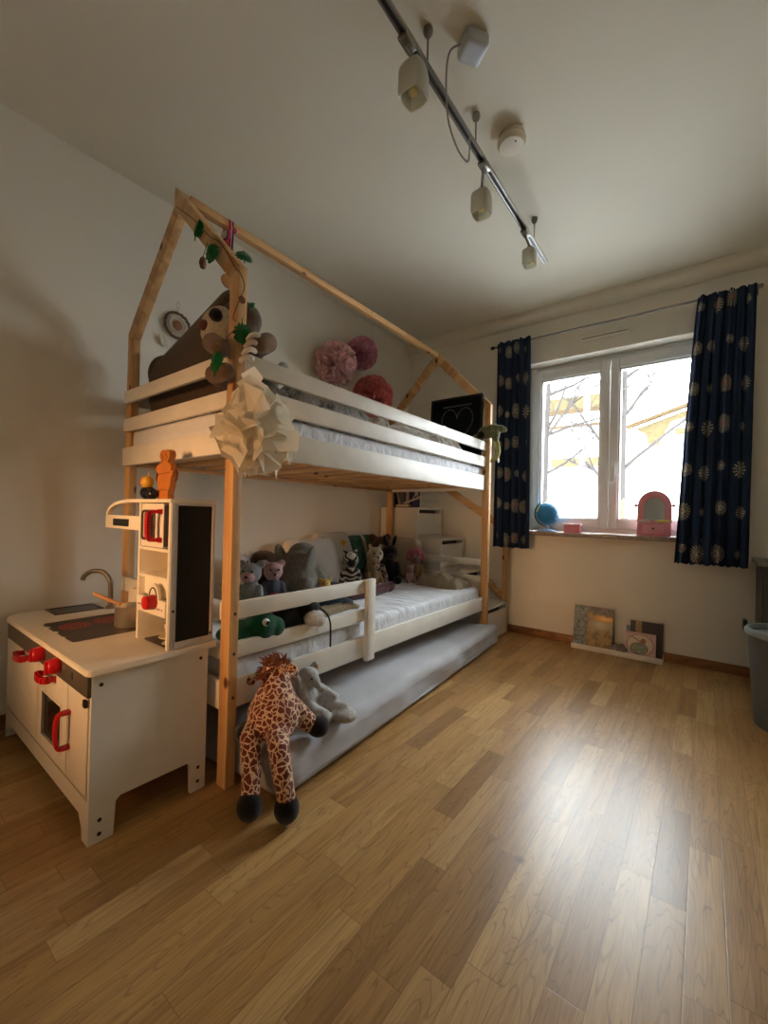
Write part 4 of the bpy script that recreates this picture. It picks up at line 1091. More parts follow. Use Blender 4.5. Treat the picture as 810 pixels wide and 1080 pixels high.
obj('chalkboard_frame', bm, plain('grey_white_frame', srgb(204, 202, 198), .4), kit)
# microwave
bm = bmesh.new(); z0, z1 = .791, .931; a, b = .732, .886; y0, y1 = -.166, -.156
wx0, wx1, wz0, wz1 = .748, .822, .820, .902
for q in ((a, wx0, z0, z1), (wx1, b, z0, z1), (wx0, wx1, z0, wz0), (wx0, wx1, wz1, z1)): bx(bm, q[0], q[1], y0, y1, q[2], q[3], .001)
mw = obj('microwave_door', bm, KW, kit)
obj('pane', box(wx0-.003, wx1+.003, -.162, -.160, wz0-.003, wz1+.003), 'black', mw)
bm = bmesh.new(); N = 32
tube(bm, [(.785+.043*max(-1, min(1, 1.35*cos(i*2*PI/N))), -.168, .861+.046*max(-1, min(1, 1.3*sin(i*2*PI/N)))) for i in range(N)], .004, 6, True); obj('window_trim', bm, plain('dark_brown_line', srgb(70, 54, 44), .4), mw)
bm = bmesh.new()
P = spline([V((.874, -.166, .905)), V((.866, -.188, .905)), V((.858, -.198, .897)), V((.855, -.20, .861)), V((.858, -.198, .825)), V((.866, -.188, .817)), V((.874, -.166, .817))], 4)
for i, p in enumerate(P[:-1]): beam(bm, p, p.lerp(P[i+1], 1.2), (1, 0, 0), .014, .011, .0015)
bx(bm, .852, .880, -.172, -.166, .898, .914, .002); bx(bm, .852, .880, -.172, -.166, .808, .824, .002)
obj('handle', bm, 'red', mw)
obj('keypad', box(.892, .922, -.167, -.157, .797, .926, .001), plain('printed_keypad', srgb(44, 34, 34), .4, var=.4), kit)
# dial panel
bm = bmesh.new(); bx(bm, TX0+.012, TX1-.012, TY0-.004, TY0+.006, .578, .628, .001)
dp = obj('dial_panel', bm, KW, kit)
bm = bmesh.new()
o_ = [(.842+.038*cos(i*PI/16), .628+.048*sin(i*PI/16)) for i in range(17)]
prism(bm, o_, 'y', TY0-.003, TY0+.005); obj('clock_arch', bm, KW, dp)
bm = bmesh.new(); tube(bm, [(.842+.026*cos(i*PI/12), TY0-.004, .630+.033*sin(i*PI/12)) for i in range(13)], .0022, 5); obj('dial_marks', bm, 'black', dp)
bm = bmesh.new(); lathe(bm, [(.023, 0), (.024, -.006), (.021, -.03), (.004, -.032)], (.852, TY0-.004, .620), 10, axis='y'); obj('knob', bm, 'red', dp)
bm = bmesh.new()
for x in (.742, .753, .764, .876, .887, .904): lathe(bm, [(.0032, -.0006), (.0032, .0006)], (x, TY0-.0046, .600), 8, axis='y')
obj('button_dots', bm, plain('brown_red_dot', srgb(120, 40, 36), .5), dp)
obj('inner_back', box(TX0+.012, TX1-.012, TY0+.02, TY0+.024, .630, .690), KW, kit)
# extractor hood
hd = obj('hood', box(.424, TX0, TY0+.002, TY0+.012, .840, .888, .001), KW, kit)
obj('hood_vent', box(.50, .63, TY0-.0005, TY0+.002, .850, .876), 'black', hd)
bm = bmesh.new(); P = [V((.428, 0, .886))]+[V((.60-.172*cos(a), 0, .886+.054*sin(a))) for a in [i*PI/2/10 for i in range(1, 11)]]
for y in (TY0+.002, TY0+.05):
    pass
oa = [(.60-.176*cos(a), .886+.058*sin(a)) for a in [i*PI/2/12 for i in range(13)]]; ia = [(.60-.164*cos(a), .886+.046*sin(a)) for a in [i*PI/2/12 for i in range(12, -1, -1)]]
obj('hood_arch', prism(bm, oa+ia, 'y', TY0+.002, TY0+.018), KW, kit)
obj('hood_floor', box(.424, TX0, TY0+.012, -.037, .840, .848), KW, kit)
for (y, z) in ((-.34, .43), (-.335, .06), (-.335, .022), (-.055, .43), (-.055, .075), (-.055, .03)): obj('screw', lathe(bmesh.new(), [(.0055, KX1-.001), (.0055, KX1+.0012)], (0, y, z), 10, axis='x'), 'screw', kit)
for (y, z) in ((-.155, .60), (-.03, .51)): obj('screw', lathe(bmesh.new(), [(.0045, TX1+.004), (.0045, TX1+.0058)], (0, y, z), 10, axis='x'), 'screw', kit)
obj('hinge_block', box(KX1-.03, KX1-.012, -.374, -.366, .372, .392, .001), 'screw', kit)
# pot, cup and tray on the kitchen
t = thing('toy_pot', 'small steel toy pot with wooden handle on the printed hob', 'pot', (.545, -.115, .4815))
px, py, pz = .545, -.115, .4815
bm = bmesh.new(); lathe(bm, [(.050, pz), (.053, pz+.004), (.053, pz+.070), (.056, pz+.074), (.053, pz+.074), (.049, pz+.068), (.049, pz+.006), (.004, pz+.005)], (px, py, 0), 36); obj('pot', bm, 'steel', t)
bm = bmesh.new(); tube(bm, [(px-.02, py-.03, pz+.078), (px-.06, py-.06, pz+.095), (px-.10, py-.09, pz+.115)], [.006, .008, .007], 10); obj('handle', bm, plain('beech_handle', srgb(184, 130, 84), .5), t)
single('tray', box(.762, .915, -.16, -.035, .4805, .4865, .002), plain('dark_tray', srgb(52, 42, 38), .4), 'dark brown tray in lowest compartment of the kitchen tower', 'tray', (.838, -.1, .4805))
M['cup'] = plain('cream_china', srgb(222, 208, 184), .3)
t = thing('saucer', 'cream toy saucer under the toy cup on the dark tray', 'saucer', (.845, -.10, .487))
bm = bmesh.new(); lathe(bm, [(.022, .487), (.026, .489), (.048, .497), (.047, .499), (.022, .492), (.003, .4915)], (.845, -.10, 0), 28); obj('dish', bm, 'cup', t)
t = thing('toy_cup', 'cream toy cup standing on a saucer in kitchen tower', 'cup', (.845, -.10, .492))
bm = bmesh.new(); lathe(bm, [(.016, .4925), (.018, .495), (.028, .510), (.033, .540), (.0315, .540), (.026, .512), (.015, .499), (.003, .4985)], (.845, -.10, 0), 28); obj('bowl', bm, 'cup', t)
bm = bmesh.new(); tube(bm, spline([(.873, -.10, .530), (.888, -.10, .532), (.891, -.10, .518), (.880, -.10, .508), (.871, -.10, .508)], 5), .0035, 8); obj('handle', bm, 'cup', t)
single('saucer', lathe(bmesh.new(), [(.012, .487), (.014, .488), (.026, .493), (.025, .4945), (.012, .490), (.002, .4897)], (.896, -.138, 0), 24), 'cup', 'tiny cream saucer at the right front of the dark tray', 'saucer', (.896, -.138, .487))
# carved wooden figure and toy bird on the tower
def wfig():
    t = thing('wooden_figure', 'orange flat wooden animal puzzle figure standing on the kitchen tower', 'wooden toy', (.705, -.075, .946))
    oc = [(-.040, 0), (.030, 0), (.034, .03), (.044, .055), (.050, .08), (.052, .098), (.063, .114), (.060, .128), (.048, .13), (.055, .142), (.046, .158), (.027, .165), (.028, .176), (.041, .194), (.036, .216), (.018, .224), (.004, .213), (-.010, .224), (-.027, .216), (-.034, .196), (-.023, .177), (-.030, .166), (-.054, .154), (-.062, .138), (-.050, .127), (-.040, .116), (-.046, .095), (-.042, .06), (-.040, .03)]
    pts = [(p.x, p.y) for p in spline([(a, b, 0) for a, b in oc+[oc[0]]], 4)[:-1]]
    pw = plain('orange_stained_wood', srgb(190, 112, 40), .5, var=.12)
    bm = prism(bmesh.new(), [(a, b*.80) for a, b in pts], 'y', -.011, .011)
    obj('body', bm, pw, t, local=True)
    dk = plain('burnt_groove', srgb(104, 54, 22), .7)
    bm = bmesh.new()
    for P in ([(-.05, .115), (0, .118), (.052, .122)], [(-.046, .042), (0, .046), (.048, .04)], [(-.02, .205), (-.005, .185), (-.02, .165)], [(.01, .208), (.025, .19), (.012, .175)]):
        tube(bm, [(a, -.0115, b*.80) for a, b in P], .0012, 5)
    obj('groove', bm, dk, t, local=True)
    for s, x, z in ((-1, -.056, .085), (1, .066, .085)):
        bm = bmesh.new(); tube(bm, [(x+.012*cos(a)*s, -.002, z+.018*sin(a)) for a in [(-.5+i/8)*PI for i in range(9)]], .004, 6); obj('side_ring', bm, dk, t, local=True)
wfig()
t = toy('toy_bird', 'small dark toy bird with yellow head and red beak left of wooden figure', 'toy figure', (.622, -.10, .946), (0, 0, -.4), [E((0, 0, .026), (.034, .028, .026)), E((.03, .012, .022), (.026, .02, .021))], [plain('dark_blue_lacquer', srgb(24, 26, 40), .25)], [], [], .004, 3)
obj('head', ell(bmesh.new(), (0.006, -.004, .064), (.024, .022, .024)), plain('yellow_lacquer', srgb(206, 158, 44), .35), t, local=True)
bm = bmesh.new(); tube(bm, [(-.012, -.018, .066), (-.034, -.03, .062)], .011, 10, r1=.002); ell(bm, (-.022, -.018, .075), (.012, .009, .009)); obj('beak', bm, 'red', t, local=True)
bm = bmesh.new()
for k in range(5): tube(bm, [(.004+.004*k, -.002, .084), (-.006+.007*k, 0, .102)], .003, 6, r1=.001)
obj('crest', bm, plain('yellow_crest', srgb(200, 160, 60), .5), t, local=True)
# ------------------------------------------------------------------ soft toys
def giraffe_mat():
    t = NT('giraffe_plush'); t.set(Roughness=.95); t.b.inputs['Sheen Weight'].default_value = .2
    v = t.n('ShaderNodeTexVoronoi', feature='DISTANCE_TO_EDGE'); v.inputs['Scale'].default_value = 52; v.inputs['Randomness'].default_value = .85
    c = t.coord(); nz = t.n('ShaderNodeTexNoise'); nz.inputs['Scale'].default_value = 30; t.l(c, nz.inputs['Vector'])
    ad = t.n('ShaderNodeMix', data_type='VECTOR'); ad.inputs[0].default_value = .03; t.l(c, ad.inputs[4]); t.l(nz.outputs['Color'], ad.inputs[5])
    t.l(ad.outputs[1], v.inputs['Vector'])
    t.l(t.ramp(v.outputs['Distance'], [(.055, srgb(226, 190, 156)), (.11, srgb(112, 48, 30))]), t.b.inputs['Base Color'])
    t.bump(t.noise(c, 300, 3), .5, .004); return t.m
def stripes(name, a, b, sc, dist=3, rot=(0, 0, 0)):
    t = NT(name); t.set(Roughness=.95)
    w = t.n('ShaderNodeTexWave'); w.inputs['Scale'].default_value = sc; w.inputs['Distortion'].default_value = dist; w.inputs['Detail'].default_value = 2
    t.l(t.coord(rot=rot), w.inputs['Vector'])
    t.l(t.ramp(w.outputs['Fac'], [(.42, a), (.55, b)]), t.b.inputs['Base Color']); t.bump(t.noise(t.coord(), 280, 3), .6, .004); return t.m
M['giraffe'] = giraffe_mat()
M['zebra'] = stripes('zebra_plush', srgb(34, 30, 28), srgb(206, 198, 184), 17, 4, (0, .9, 0))
M['tiger'] = stripes('tabby_plush', srgb(62, 52, 42), srgb(150, 130, 104), 20, 4, (0, .8, 0))
for n, c in (('f_grey', (146, 144, 142)), ('f_lgrey', (200, 198, 194)), ('f_dgrey', (92, 94, 98)), ('f_brown', (92, 68, 50)), ('f_dbrown', (66, 48, 38)), ('f_black', (30, 27, 26)), ('f_white', (212, 206, 196)), ('f_pink', (196, 154, 150)), ('f_yellow', (206, 164, 78)), ('f_green', (18, 84, 54)), ('f_lime', (150, 176, 60)), ('f_slate', (88, 92, 104)), ('f_cream', (206, 190, 160)), ('f_tan', (168, 138, 104)), ('f_mane', (150, 78, 40)), ('f_navy', (26, 52, 70)), ('f_elgrey', (134, 128, 116)), ('f_olive', (110, 110, 74)), ('f_straw', (176, 168, 106)), ('f_maroon', (84, 40, 34)), ('f_sloth', (84, 62, 44)), ('f_slothl', (124, 98, 72))): M[n] = fur(n, srgb(*c))
M['gloss_black'] = plain('glossy_black_eye', srgb(8, 8, 9), .1); M['eye_white'] = plain('eye_white', srgb(226, 224, 216), .3)

# giraffe lying over the end of the floor mattress, seen from behind
g = thing('plush_giraffe', 'brown spotted plush giraffe slumped over near end of the grey floor mattress', 'soft toy', (1.13, .06, 0))
o = g.location.copy()
W3 = lambda *p: V(p)-o
blob('body', [
    E(W3(1.095, .115, .232), (.098, .078, .082)), E(W3(1.083, .130, .275), (.076, .068, .062)),
    K(W3(1.075, .140, .300), W3(1.048, .15, .345), .056, .044), E(W3(1.043, .172, .352), (.042, .060, .042)), E(W3(1.045, .225, .335), (.030, .035, .028)),
    K(W3(1.065, .085, .222), W3(1.098, .022, .195), .040, .034), K(W3(1.098, .022, .195), W3(1.135, .005, .12), .034, .031), K(W3(1.135, .005, .12), W3(1.168, -.022, .065), .031, .029),
    K(W3(1.15, .09, .215), W3(1.215, .04, .200), .040, .034), K(W3(1.215, .04, .200), W3(1.253, .025, .15), .034, .031), K(W3(1.253, .025, .15), W3(1.268, .03, .08), .031, .029),
    K(W3(1.125, .15, .275), W3(1.175, .195, .205), .034, .033), K(W3(1.06, .13, .275), W3(1.045, .085, .21), .034, .032),
    K(W3(1.015, .155, .362), W3(.988, .118, .330), .018, .014), K(W3(1.075, .155, .372), W3(1.145, .125, .398), .017, .013), E(W3(1.17, .122, .406), (.028, .012, .016), 0, (0, -.3, 0)), E(W3(.983, .10, .322), (.022, .012, .016), 0, (0, .4, 0))],
    ['giraffe'], g, .006, 4)
for nm, c in (('hoof', (1.176, -.030, .042)), ('hoof', (1.272, .030, .046)), ('hoof', (1.196, .222, .188)), ('hoof', (1.045, .052, .185))):
    obj(nm, ell(bmesh.new(), c, (.038, .036, .042) if c[2] < .1 else (.040, .036, .034)), 'f_black', g)
bm = bmesh.new(); rng = random.Random(3)
for k in range(420):
    a, b = rng.uniform(-1, 1), rng.random()
    p = V((1.043+.034*a, .135+.055*b, .372+.012*(1-a*a)-.02*(b < .2)))+V((0, 0, rng.uniform(-.02, .012)))
    d = V((a*.8+rng.uniform(-.5, .5), rng.uniform(-.9, .3), rng.uniform(.2, 1))).normalized()
    l = rng.uniform(.020, .044); tube(bm, [p, p+d*l*.6, p+d*l+V((0, 0, -.006))], .0032, 4, r1=.0008)
for k in range(70):
    p = V((1.055+rng.uniform(-.008, .008)+.018*rng.random(), .098+.03*rng.random(), 0)); p.z = rng.uniform(.315, .37)
    d = V((rng.uniform(-.5, .5), -1, rng.uniform(-.6, .3))).normalized(); tube(bm, [p, p+d*.012, p+d*.02], .0028, 4, r1=.0008)
for k in range(60):
    p = V((.998+.02*rng.random(), .12+.03*rng.random(), .345+rng.uniform(-.012, .012))); d = V((rng.uniform(-1, .2), rng.uniform(-1, .2), rng.uniform(-.6, .4))).normalized(); tube(bm, [p, p+d*.018], .003, 4, r1=.0008)
obj('mane', bm, 'f_mane', g)

toy('plush_elephant', 'light grey floppy plush elephant sitting beside the giraffe on the floor mattress', 'soft toy', (1.03, .325, .147), (0, 0, .12),
    [E((0, 0, .05), (.055, .052, .055)), E((-.005, 0, .075), (.042, .042, .045)), E((0, 0, .132), (.045, .042, .043)), E((.032, 0, .128), (.024, .022, .022)), K((.045, 0, .118), (.066, 0, .10), .014, .011), K((.066, 0, .10), (.076, -.002, .108), .011, .009),
     E((-.015, -.052, .125), (.030, .014, .048), 0, (.25, 0, 0)), E((-.01, .045, .150), (.020, .016, .034), 0, (-.5, 0, 0)), K((.02, -.042, .085), (.07, -.055, .045), .022, .024), K((.02, .042, .085), (.09, .045, .06), .022, .024),
     K((.035, -.03, .032), (.115, -.045, .03), .03, .03), K((.035, .03, .032), (.15, .03, .032), .03, .032), E((.16, .02, .026), (.05, .05, .024))],
    ['f_lgrey'], [((.036, -.02, .143), .0042, 'gloss_black'), ((.036, .02, .143), .0042, 'gloss_black')], [('ear_lining', (.004, .048, .158), (.006, .006, .014), plain('orange_felt', srgb(200, 120, 60), .8))], .0055, 4)

# sloth on the upper bunk
s = thing('plush_sloth', 'giant brown plush sloth lying along bed end hugging the near post', 'soft toy', (.45, .15, 1.277))
so = s.location.copy(); S3 = lambda *p: V(p)-so
blob('body', [
    *[E(S3(.225+.024*k, .165, 1.462+.004*k), (.105, .10, .185+.004*k)) for k in range(21)],
    E(S3(.18, .16, 1.55), (.07, .085, .10)), E(S3(.80, .115, 1.575), (.105, .080, .098)), E(S3(.825, .125, 1.63), (.09, .075, .075)), E(S3(.80, .14, 1.45), (.11, .09, .13)),
    K(S3(.86, .07, 1.485), S3(.905, -.03, 1.478), .036, .034, 1), K(S3(.905, -.03, 1.478), S3(.985, -.048, 1.438), .036, .034, 1),
    K(S3(.92, .14, 1.52), S3(1.03, .10, 1.495), .042, .036, 1), K(S3(1.03, .10, 1.495), S3(1.042, .060, 1.472), .036, .034, 1),
    K(S3(.86, .10, 1.37), S3(.93, -.035, 1.365), .035, .033, 1), K(S3(.93, -.035, 1.365), S3(1.01, -.04, 1.36), .033, .03, 1)],
    ['f_sloth', 'f_slothl'], s, .008, 12)
def patch(nm, c, r, m, rot=None): obj(nm, ell(bmesh.new(), c, r, rot, 3), m, s)
patch('face', (.795, .055, 1.585), (.083, .055, .080), 'f_cream')
patch('eye_patch', (.845, .014, 1.607), (.036, .018, .024), 'f_black', (0, .5, 0)); patch('eye_patch', (.748, .024, 1.585), (.018, .018, .028), 'f_dbrown', (0, -.3, 0))
patch('eye', (.838, -.003, 1.604), (.008, .005, .008), 'gloss_black'); patch('eye', (.752, .007, 1.588), (.006, .005, .006), 'gloss_black')
patch('nose', (.790, .0, 1.580), (.022, .015, .019), plain('dark_red_nose', srgb(96, 30, 30), .5))
patch('mouth_patch', (.806, .012, 1.545), (.035, .012, .014), 'f_cream')
M['claw'] = plain('pale_claw', srgb(206, 192, 172), .5)
for k in range(4):
    bm = bmesh.new(); a = V((1.050-.003*k, .052-.006*k, 1.492-.025*k)); tube(bm, spline([a, a+V((.010, -.022, -.002)), a+V((.004, -.036, -.010)), a+V((-.012, -.040, -.022))], 4), [.0095]*5+[.0085]*4+[.007]*3+[.004], 8); obj('claw', bm, 'claw', s)
def sit(S, m=0, ml=0, ear='round', snout=.13, head=1.0, mb=None, lean=0):
    mb = m if mb is None else mb
    P = [E((0, 0, .40*S), (.29*S, .28*S, .40*S), mb), E((.05*S, 0, .98*S), (.28*S*head, .27*S*head, .26*S*head), m), E((.27*S*head, 0, .90*S), (snout*S*1.1, snout*S, snout*S*.85), ml),
         K((.08*S, -.24*S, .62*S), (.26*S, -.30*S, .28*S), .09*S, .10*S, mb), K((.08*S, .24*S, .62*S), (.26*S, .30*S, .28*S), .09*S, .10*S, mb),
         K((.12*S, -.16*S, .13*S), (.46*S, -.24*S, .13*S), .13*S, .13*S, mb), K((.12*S, .16*S, .13*S), (.46*S, .24*S, .13*S), .13*S, .13*S, mb)]
    for s in (-1, 1):
        if ear == 'round': P.append(E((0, s*.24*S, 1.20*S), (.06*S, .12*S, .12*S), m))
        if ear == 'long': P.append(E((-.03*S, s*.16*S, 1.38*S), (.05*S, .07*S, .22*S), m, (-s*.25, 0, 0)))
        if ear == 'flop': P.append(E((0, s*.30*S, .95*S), (.12*S, .06*S, .24*S), m, (s*.25, 0, 0)))
        if ear == 'big': P.append(E((-.03*S, s*.36*S, 1.0*S), (.07*S, .22*S, .28*S), m))
        if ear == 'point': P.append(E((0, s*.17*S, 1.24*S), (.05*S, .07*S, .12*S), m, (-s*.3, 0, 0)))
    return P
def eyes(S, head=1.0, m='gloss_black', r=.03): return [((.05*S+.25*S*head, s*.11*S*head, 1.05*S), r*S, m) for s in (-1, 1)]
def nose(S, snout, m='gloss_black'): return [('nose', (.27*S+snout*S*1.08, 0, .93*S), (.03*S, .045*S, .03*S), m)]
ZM = .409
TO = -.6
def st(name, label, x, y, S, mats, ear='round', snout=.13, rz=TO, head=1.0, m=0, ml=0, mb=None, tilt=(0, 0), z=ZM, ex=(), vox=.007, eye='gloss_black'):
    return toy(name, label, 'soft toy', (x, y, z), (tilt[0], tilt[1], rz), sit(S, m, ml, ear, snout, head, mb), mats, eyes(S, head, eye), tuple(nose(S, snout))+tuple(ex), vox)
st('plush_frog', 'lime green soft toy half hidden behind the near bed post', .475, .335, .135, ['f_lime'], 'round', .15)
st('plush_hippo', 'grey soft toy with pale pink snout at near end of the lower bunk', .42, .49, .20, ['f_grey', 'f_pink'], 'round', .17, -.9, ml=1)
st('plush_lamb', 'pale grey and white soft toy at the back above the grey pink snouted one', .15, .60, .215, ['f_lgrey', 'f_white'], 'round', .14, -.3, ml=1)
st('plush_bear', 'slate blue soft toy with round pink face left of the big grey elephant', .38, .655, .19, ['f_pink', 'f_slate'], 'round', .10, -.5, mb=1)
toy('plush_monkey', 'long brown plush lying along the wall behind the pink faced toy', 'soft toy', (.07, .82, ZM), (0, 0, 0), [E((0, 0, .09), (.07, .13, .09)), E((.0, .0, .20), (.06, .10, .07)), K((0, -.1, .2), (.01, -.2, .24), .035, .03), K((0, .1, .18), (0, .17, .1), .035, .03)], ['f_brown'], voxel=.008)
single('cloth', softbox(.60, .50, .46, .16, .15, .10, .04, 16, .02, 14, seed=4), fabric('red_cloth', srgb(146, 34, 50)), 'crumpled red cloth behind the top of the lower guard rail', 'cloth', (.60, .50, ZM))
single('cloth', softbox(.66, .66, .445, .12, .12, .07, .03, 14, .018, 16, seed=9), fabric('navy_cloth', srgb(52, 60, 84)), 'crumpled dark blue cloth beside the red cloth on the lower bunk', 'cloth', (.66, .66, ZM))
toy('plush_elephant', 'big grey plush elephant turned away, largest toy on the lower bunk', 'soft toy', (.35, .855, ZM), (0, 0, 1.9),
    [E((0, 0, .12), (.115, .12, .125)), E((-.01, 0, .20), (.10, .105, .09)), E((.05, 0, .265), (.085, .085, .065)), E((-.03, -.095, .24), (.055, .022, .085), 0, (.3, 0, 0)), E((-.03, .095, .24), (.055, .022, .085), 0, (-.3, 0, 0)), K((.12, 0, .25), (.17, 0, .12), .03, .022),
     K((-.06, -.09, .10), (-.10, -.10, .05), .045, .045), K((-.06, .09, .10), (-.10, .10, .05), .045, .045), K((.05, -.10, .16), (.08, -.14, .07), .04, .04), K((.05, .10, .16), (.08, .14, .07), .04, .04), K((-.11, 0, .12), (-.14, .02, .07), .012, .01)], ['f_elgrey'], [((.12, -.04, .28), .006, 'gloss_black'), ((.12, .04, .28), .006, 'gloss_black')], voxel=.008)
st('plush_duck', 'small yellow soft toy sitting in front of the big grey elephant', .56, .87, .115, ['f_yellow'], 'round', .12, -.7, vox=.006)
toy('plush_dog', 'dark brown soft toy dog lying right of the yellow one', 'soft toy', (.44, 1.07, ZM), (0, 0, .9), [E((0, 0, .045), (.09, .05, .045)), E((-.08, 0, .09), (.045, .042, .042)), E((-.115, 0, .08), (.025, .022, .02)), E((-.075, -.04, .085), (.02, .012, .035)), E((-.075, .04, .085), (.02, .012, .035)), K((.06, .03, .03), (.15, .05, .025), .025, .022), K((.06, -.03, .03), (.15, -.03, .025), .025, .022)], ['f_dbrown'], voxel=.006)
single('pillow', softbox(0, 0, 0, .44, .34, .13, .062, 22, .006, 5, puff=.55), 'pillow', 'plain white pillow propped against the wall on the lower bunk', 'pillow', (0, 0, 0)).matrix_world = Matrix.Translation((.115, 1.20, .575)) @ Matrix.Rotation(PI/2, 4, 'Z') @ Matrix.Rotation(1.15, 4, 'X')
def floral(u, v):
    c = srgb(206, 200, 184)
    for (a, b, r, cc) in ((.3, .4, .13, srgb(206, 164, 50)), (.7, .65, .12, srgb(206, 164, 50)), (.55, .2, .08, srgb(92, 120, 96)), (.15, .75, .09, srgb(92, 120, 96)), (.85, .25, .09, srgb(150, 120, 96))):
        d = math.hypot(u-a, v-b)
        if d < r*(.8+.25*cos(7*math.atan2(v-b, u-a))): c = cc
        if d < r*.25: c = srgb(140, 90, 40)
    return c
M['floral'] = vcol('floral_print', .9, .1)
def cushion(label, w, h, th, fn, mat, mtx, seed):
    bm = softbox(0, 0, 0, w, h, th, th*.48, 20, .006, 6, puff=.6, seed=seed)
    if fn:
        lay = bm.loops.layers.float_color.new('Col')
        for f in bm.faces:
            for lp in f.loops: lp[lay] = fn(lp.vert.co.x/w+.5, lp.vert.co.y/h+.5)
    o = single('cushion', bm, mat, label, 'cushion', (0, 0, 0), ang=0); o.matrix_world = mtx; return o
def lean(x, y, z, rz, tilt): return Matrix.Translation((x, y, z)) @ Matrix.Rotation(rz, 4, 'Z') @ Matrix.Rotation(tilt, 4, 'X')
cushion('white cushion printed with yellow flowers leaning on wall right of white pillow', .36, .30, .10, floral, 'floral', lean(.065, 1.45, .635, PI/2, 1.15), 3)
def teal(u, v): return srgb(206, 206, 190) if abs(u-.45) < .05 else lerp(srgb(32, 84, 72), srgb(84, 116, 86), .5+fbm((u*5, v*5, 2), 1.4))
cushion('dark teal green cushion with pale band leaning on wall behind the zebra', .34, .30, .10, teal, 'floral', lean(.05, 1.80, .60, PI/2, 1.3), 5)
cushion('cream cushion leaning at the far end of the lower bunk', .42, .32, .11, None, fabric('cream_cushion', srgb(188, 172, 148), wr=.3), lean(.26, 1.975, .575, -.0, 1.4), 8)
st('plush_zebra', 'black and white striped plush zebra sitting in the middle of the lower bunk', .36, 1.30, .205, ['zebra', 'f_black'], 'point', .14, -.7, ml=1)
st('plush_giraffe', 'small tan soft toy sitting right of the zebra', .44, 1.44, .17, ['f_tan', 'f_cream'], 'point', .12, -.4, ml=1, vox=.006)
st('plush_cat', 'striped tabby soft toy with pale face right of the small tan toy', .34, 1.585, .22, ['f_cream', 'tiger'], 'point', .12, -.6, mb=1)
st('plush_monkey', 'curly brown soft toy at the back beside the teal cushion', .17, 1.86, .27, ['f_brown', 'f_tan'], 'round', .15, -.5, ml=1, vox=.008)
st('plush_donkey', 'black plush donkey with upright ears sitting on the lower bunk', .35, 1.75, .225, ['f_black', 'f_dbrown'], 'long', .13, -.8, ml=1)
d = st('rag_doll', 'doll with curly pink hair sitting at far end of the lower bunk', .45, 1.955, .19, ['f_pink', 'f_tan'], 'none', .05, -1.0, mb=1)
bm = bmesh.new(); rng = random.Random(8); S = .19
for k in range(150):
    a, b = rng.uniform(0, 2*PI), rng.uniform(-.5, 1.2)
    n = V((cos(a)*cos(b), sin(a)*cos(b), sin(b)))
    if n.x > .55 and n.z < .5: continue
    p = V((.05*S, 0, .98*S))+n*.25*S; tt = n.orthogonal().normalized(); uu = n.cross(tt)
    tube(bm, [p+n*(.02*S*i)+(tt*cos(i*1.3+a)+uu*sin(i*1.3+a))*.05*S for i in range(7)], .016*S, 4)
obj('hair', bm, plain('pink_wool', srgb(214, 122, 146), .9), d, local=True, ang=0)
st('plush_pig', 'round pink soft toy at feet of the black donkey', .47, 1.85, .105, ['f_pink'], 'round', .14, -.7, vox=.005)
heap('blanket', 'crumpled beige blanket folded at far end of the lower bunk', .56, .90, 1.80, 2.02, ZM, .075, fabric('beige_blanket', srgb(170, 156, 132), wr=.3), 'blanket', 12, 36, 30, 7)
toy('plush_snake', 'dark red brown long soft toy lying along the middle of lower bunk', 'soft toy', (.60, 1.25, ZM), (0, 0, 0), [K((0, -.22, .035), (.02, -.05, .037), .034, .037), K((.02, -.05, .037), (-.01, .14, .036), .037, .034), E((-.01, .18, .036), (.035, .05, .035))], ['f_maroon'], voxel=.006)

# toys on the guard rail of the lower bunk
toy('plush_dinosaur', 'dark green plush animal with big white eye poking over the lower guard rail', 'soft toy', (.905, .112, .430), (0, 0, .0),
    [E((0, -.02, .045), (.055, .055, .048)), E((.03, .06, .062), (.055, .065, .058)), E((.04, .11, .05), (.042, .045, .042)), E((-.06, -.0, .03), (.05, .06, .03))], ['f_green'], [], [('eye', (.073, .050, .082), (.012, .017, .017), 'eye_white'), ('pupil', (.084, .052, .083), (.004, .008, .008), 'gloss_black')], .006)
t = toy('plush_badger', 'black and white plush animal lying over the lower guard rail', 'soft toy', (.915, .335, .428), (0, 0, .0),
    [E((-.01, .0, .065), (.06, .11, .065)), E((.02, .06, .085), (.06, .06, .055)), E((.075, .055, .062), (.028, .05, .032), 1), E((.085, .075, .05), (.02, .03, .025), 1), K((-.04, -.08, .04), (-.03, -.15, .03), .03, .025)], ['f_black', 'f_white'], [((.072, .09, .095), .005, 'gloss_black')], voxel=.006)
bm = bmesh.new(); tube(bm, spline([(.02, .10, .08), (.055, .125, .078), (.082, .135, .04), (.084, .14, -.02), (.086, .138, -.07)], 5), .004, 6); obj('tail', bm, 'f_black', t, local=True)
toy('plush_bird', 'dark blue plush with pale beige wing lying over the lower guard rail', 'soft toy', (.90, .57, .43), (0, 0, .0), [E((-.02, .0, .085), (.045, .12, .05)), E((-.01, .09, .06), (.035, .07, .03)), K((.03, -.08, .055), (.045, .08, .062), .024, .018, 1), K((.045, .08, .062), (.04, .14, .05), .018, .014, 1)], ['f_navy', 'f_cream'], voxel=.006)

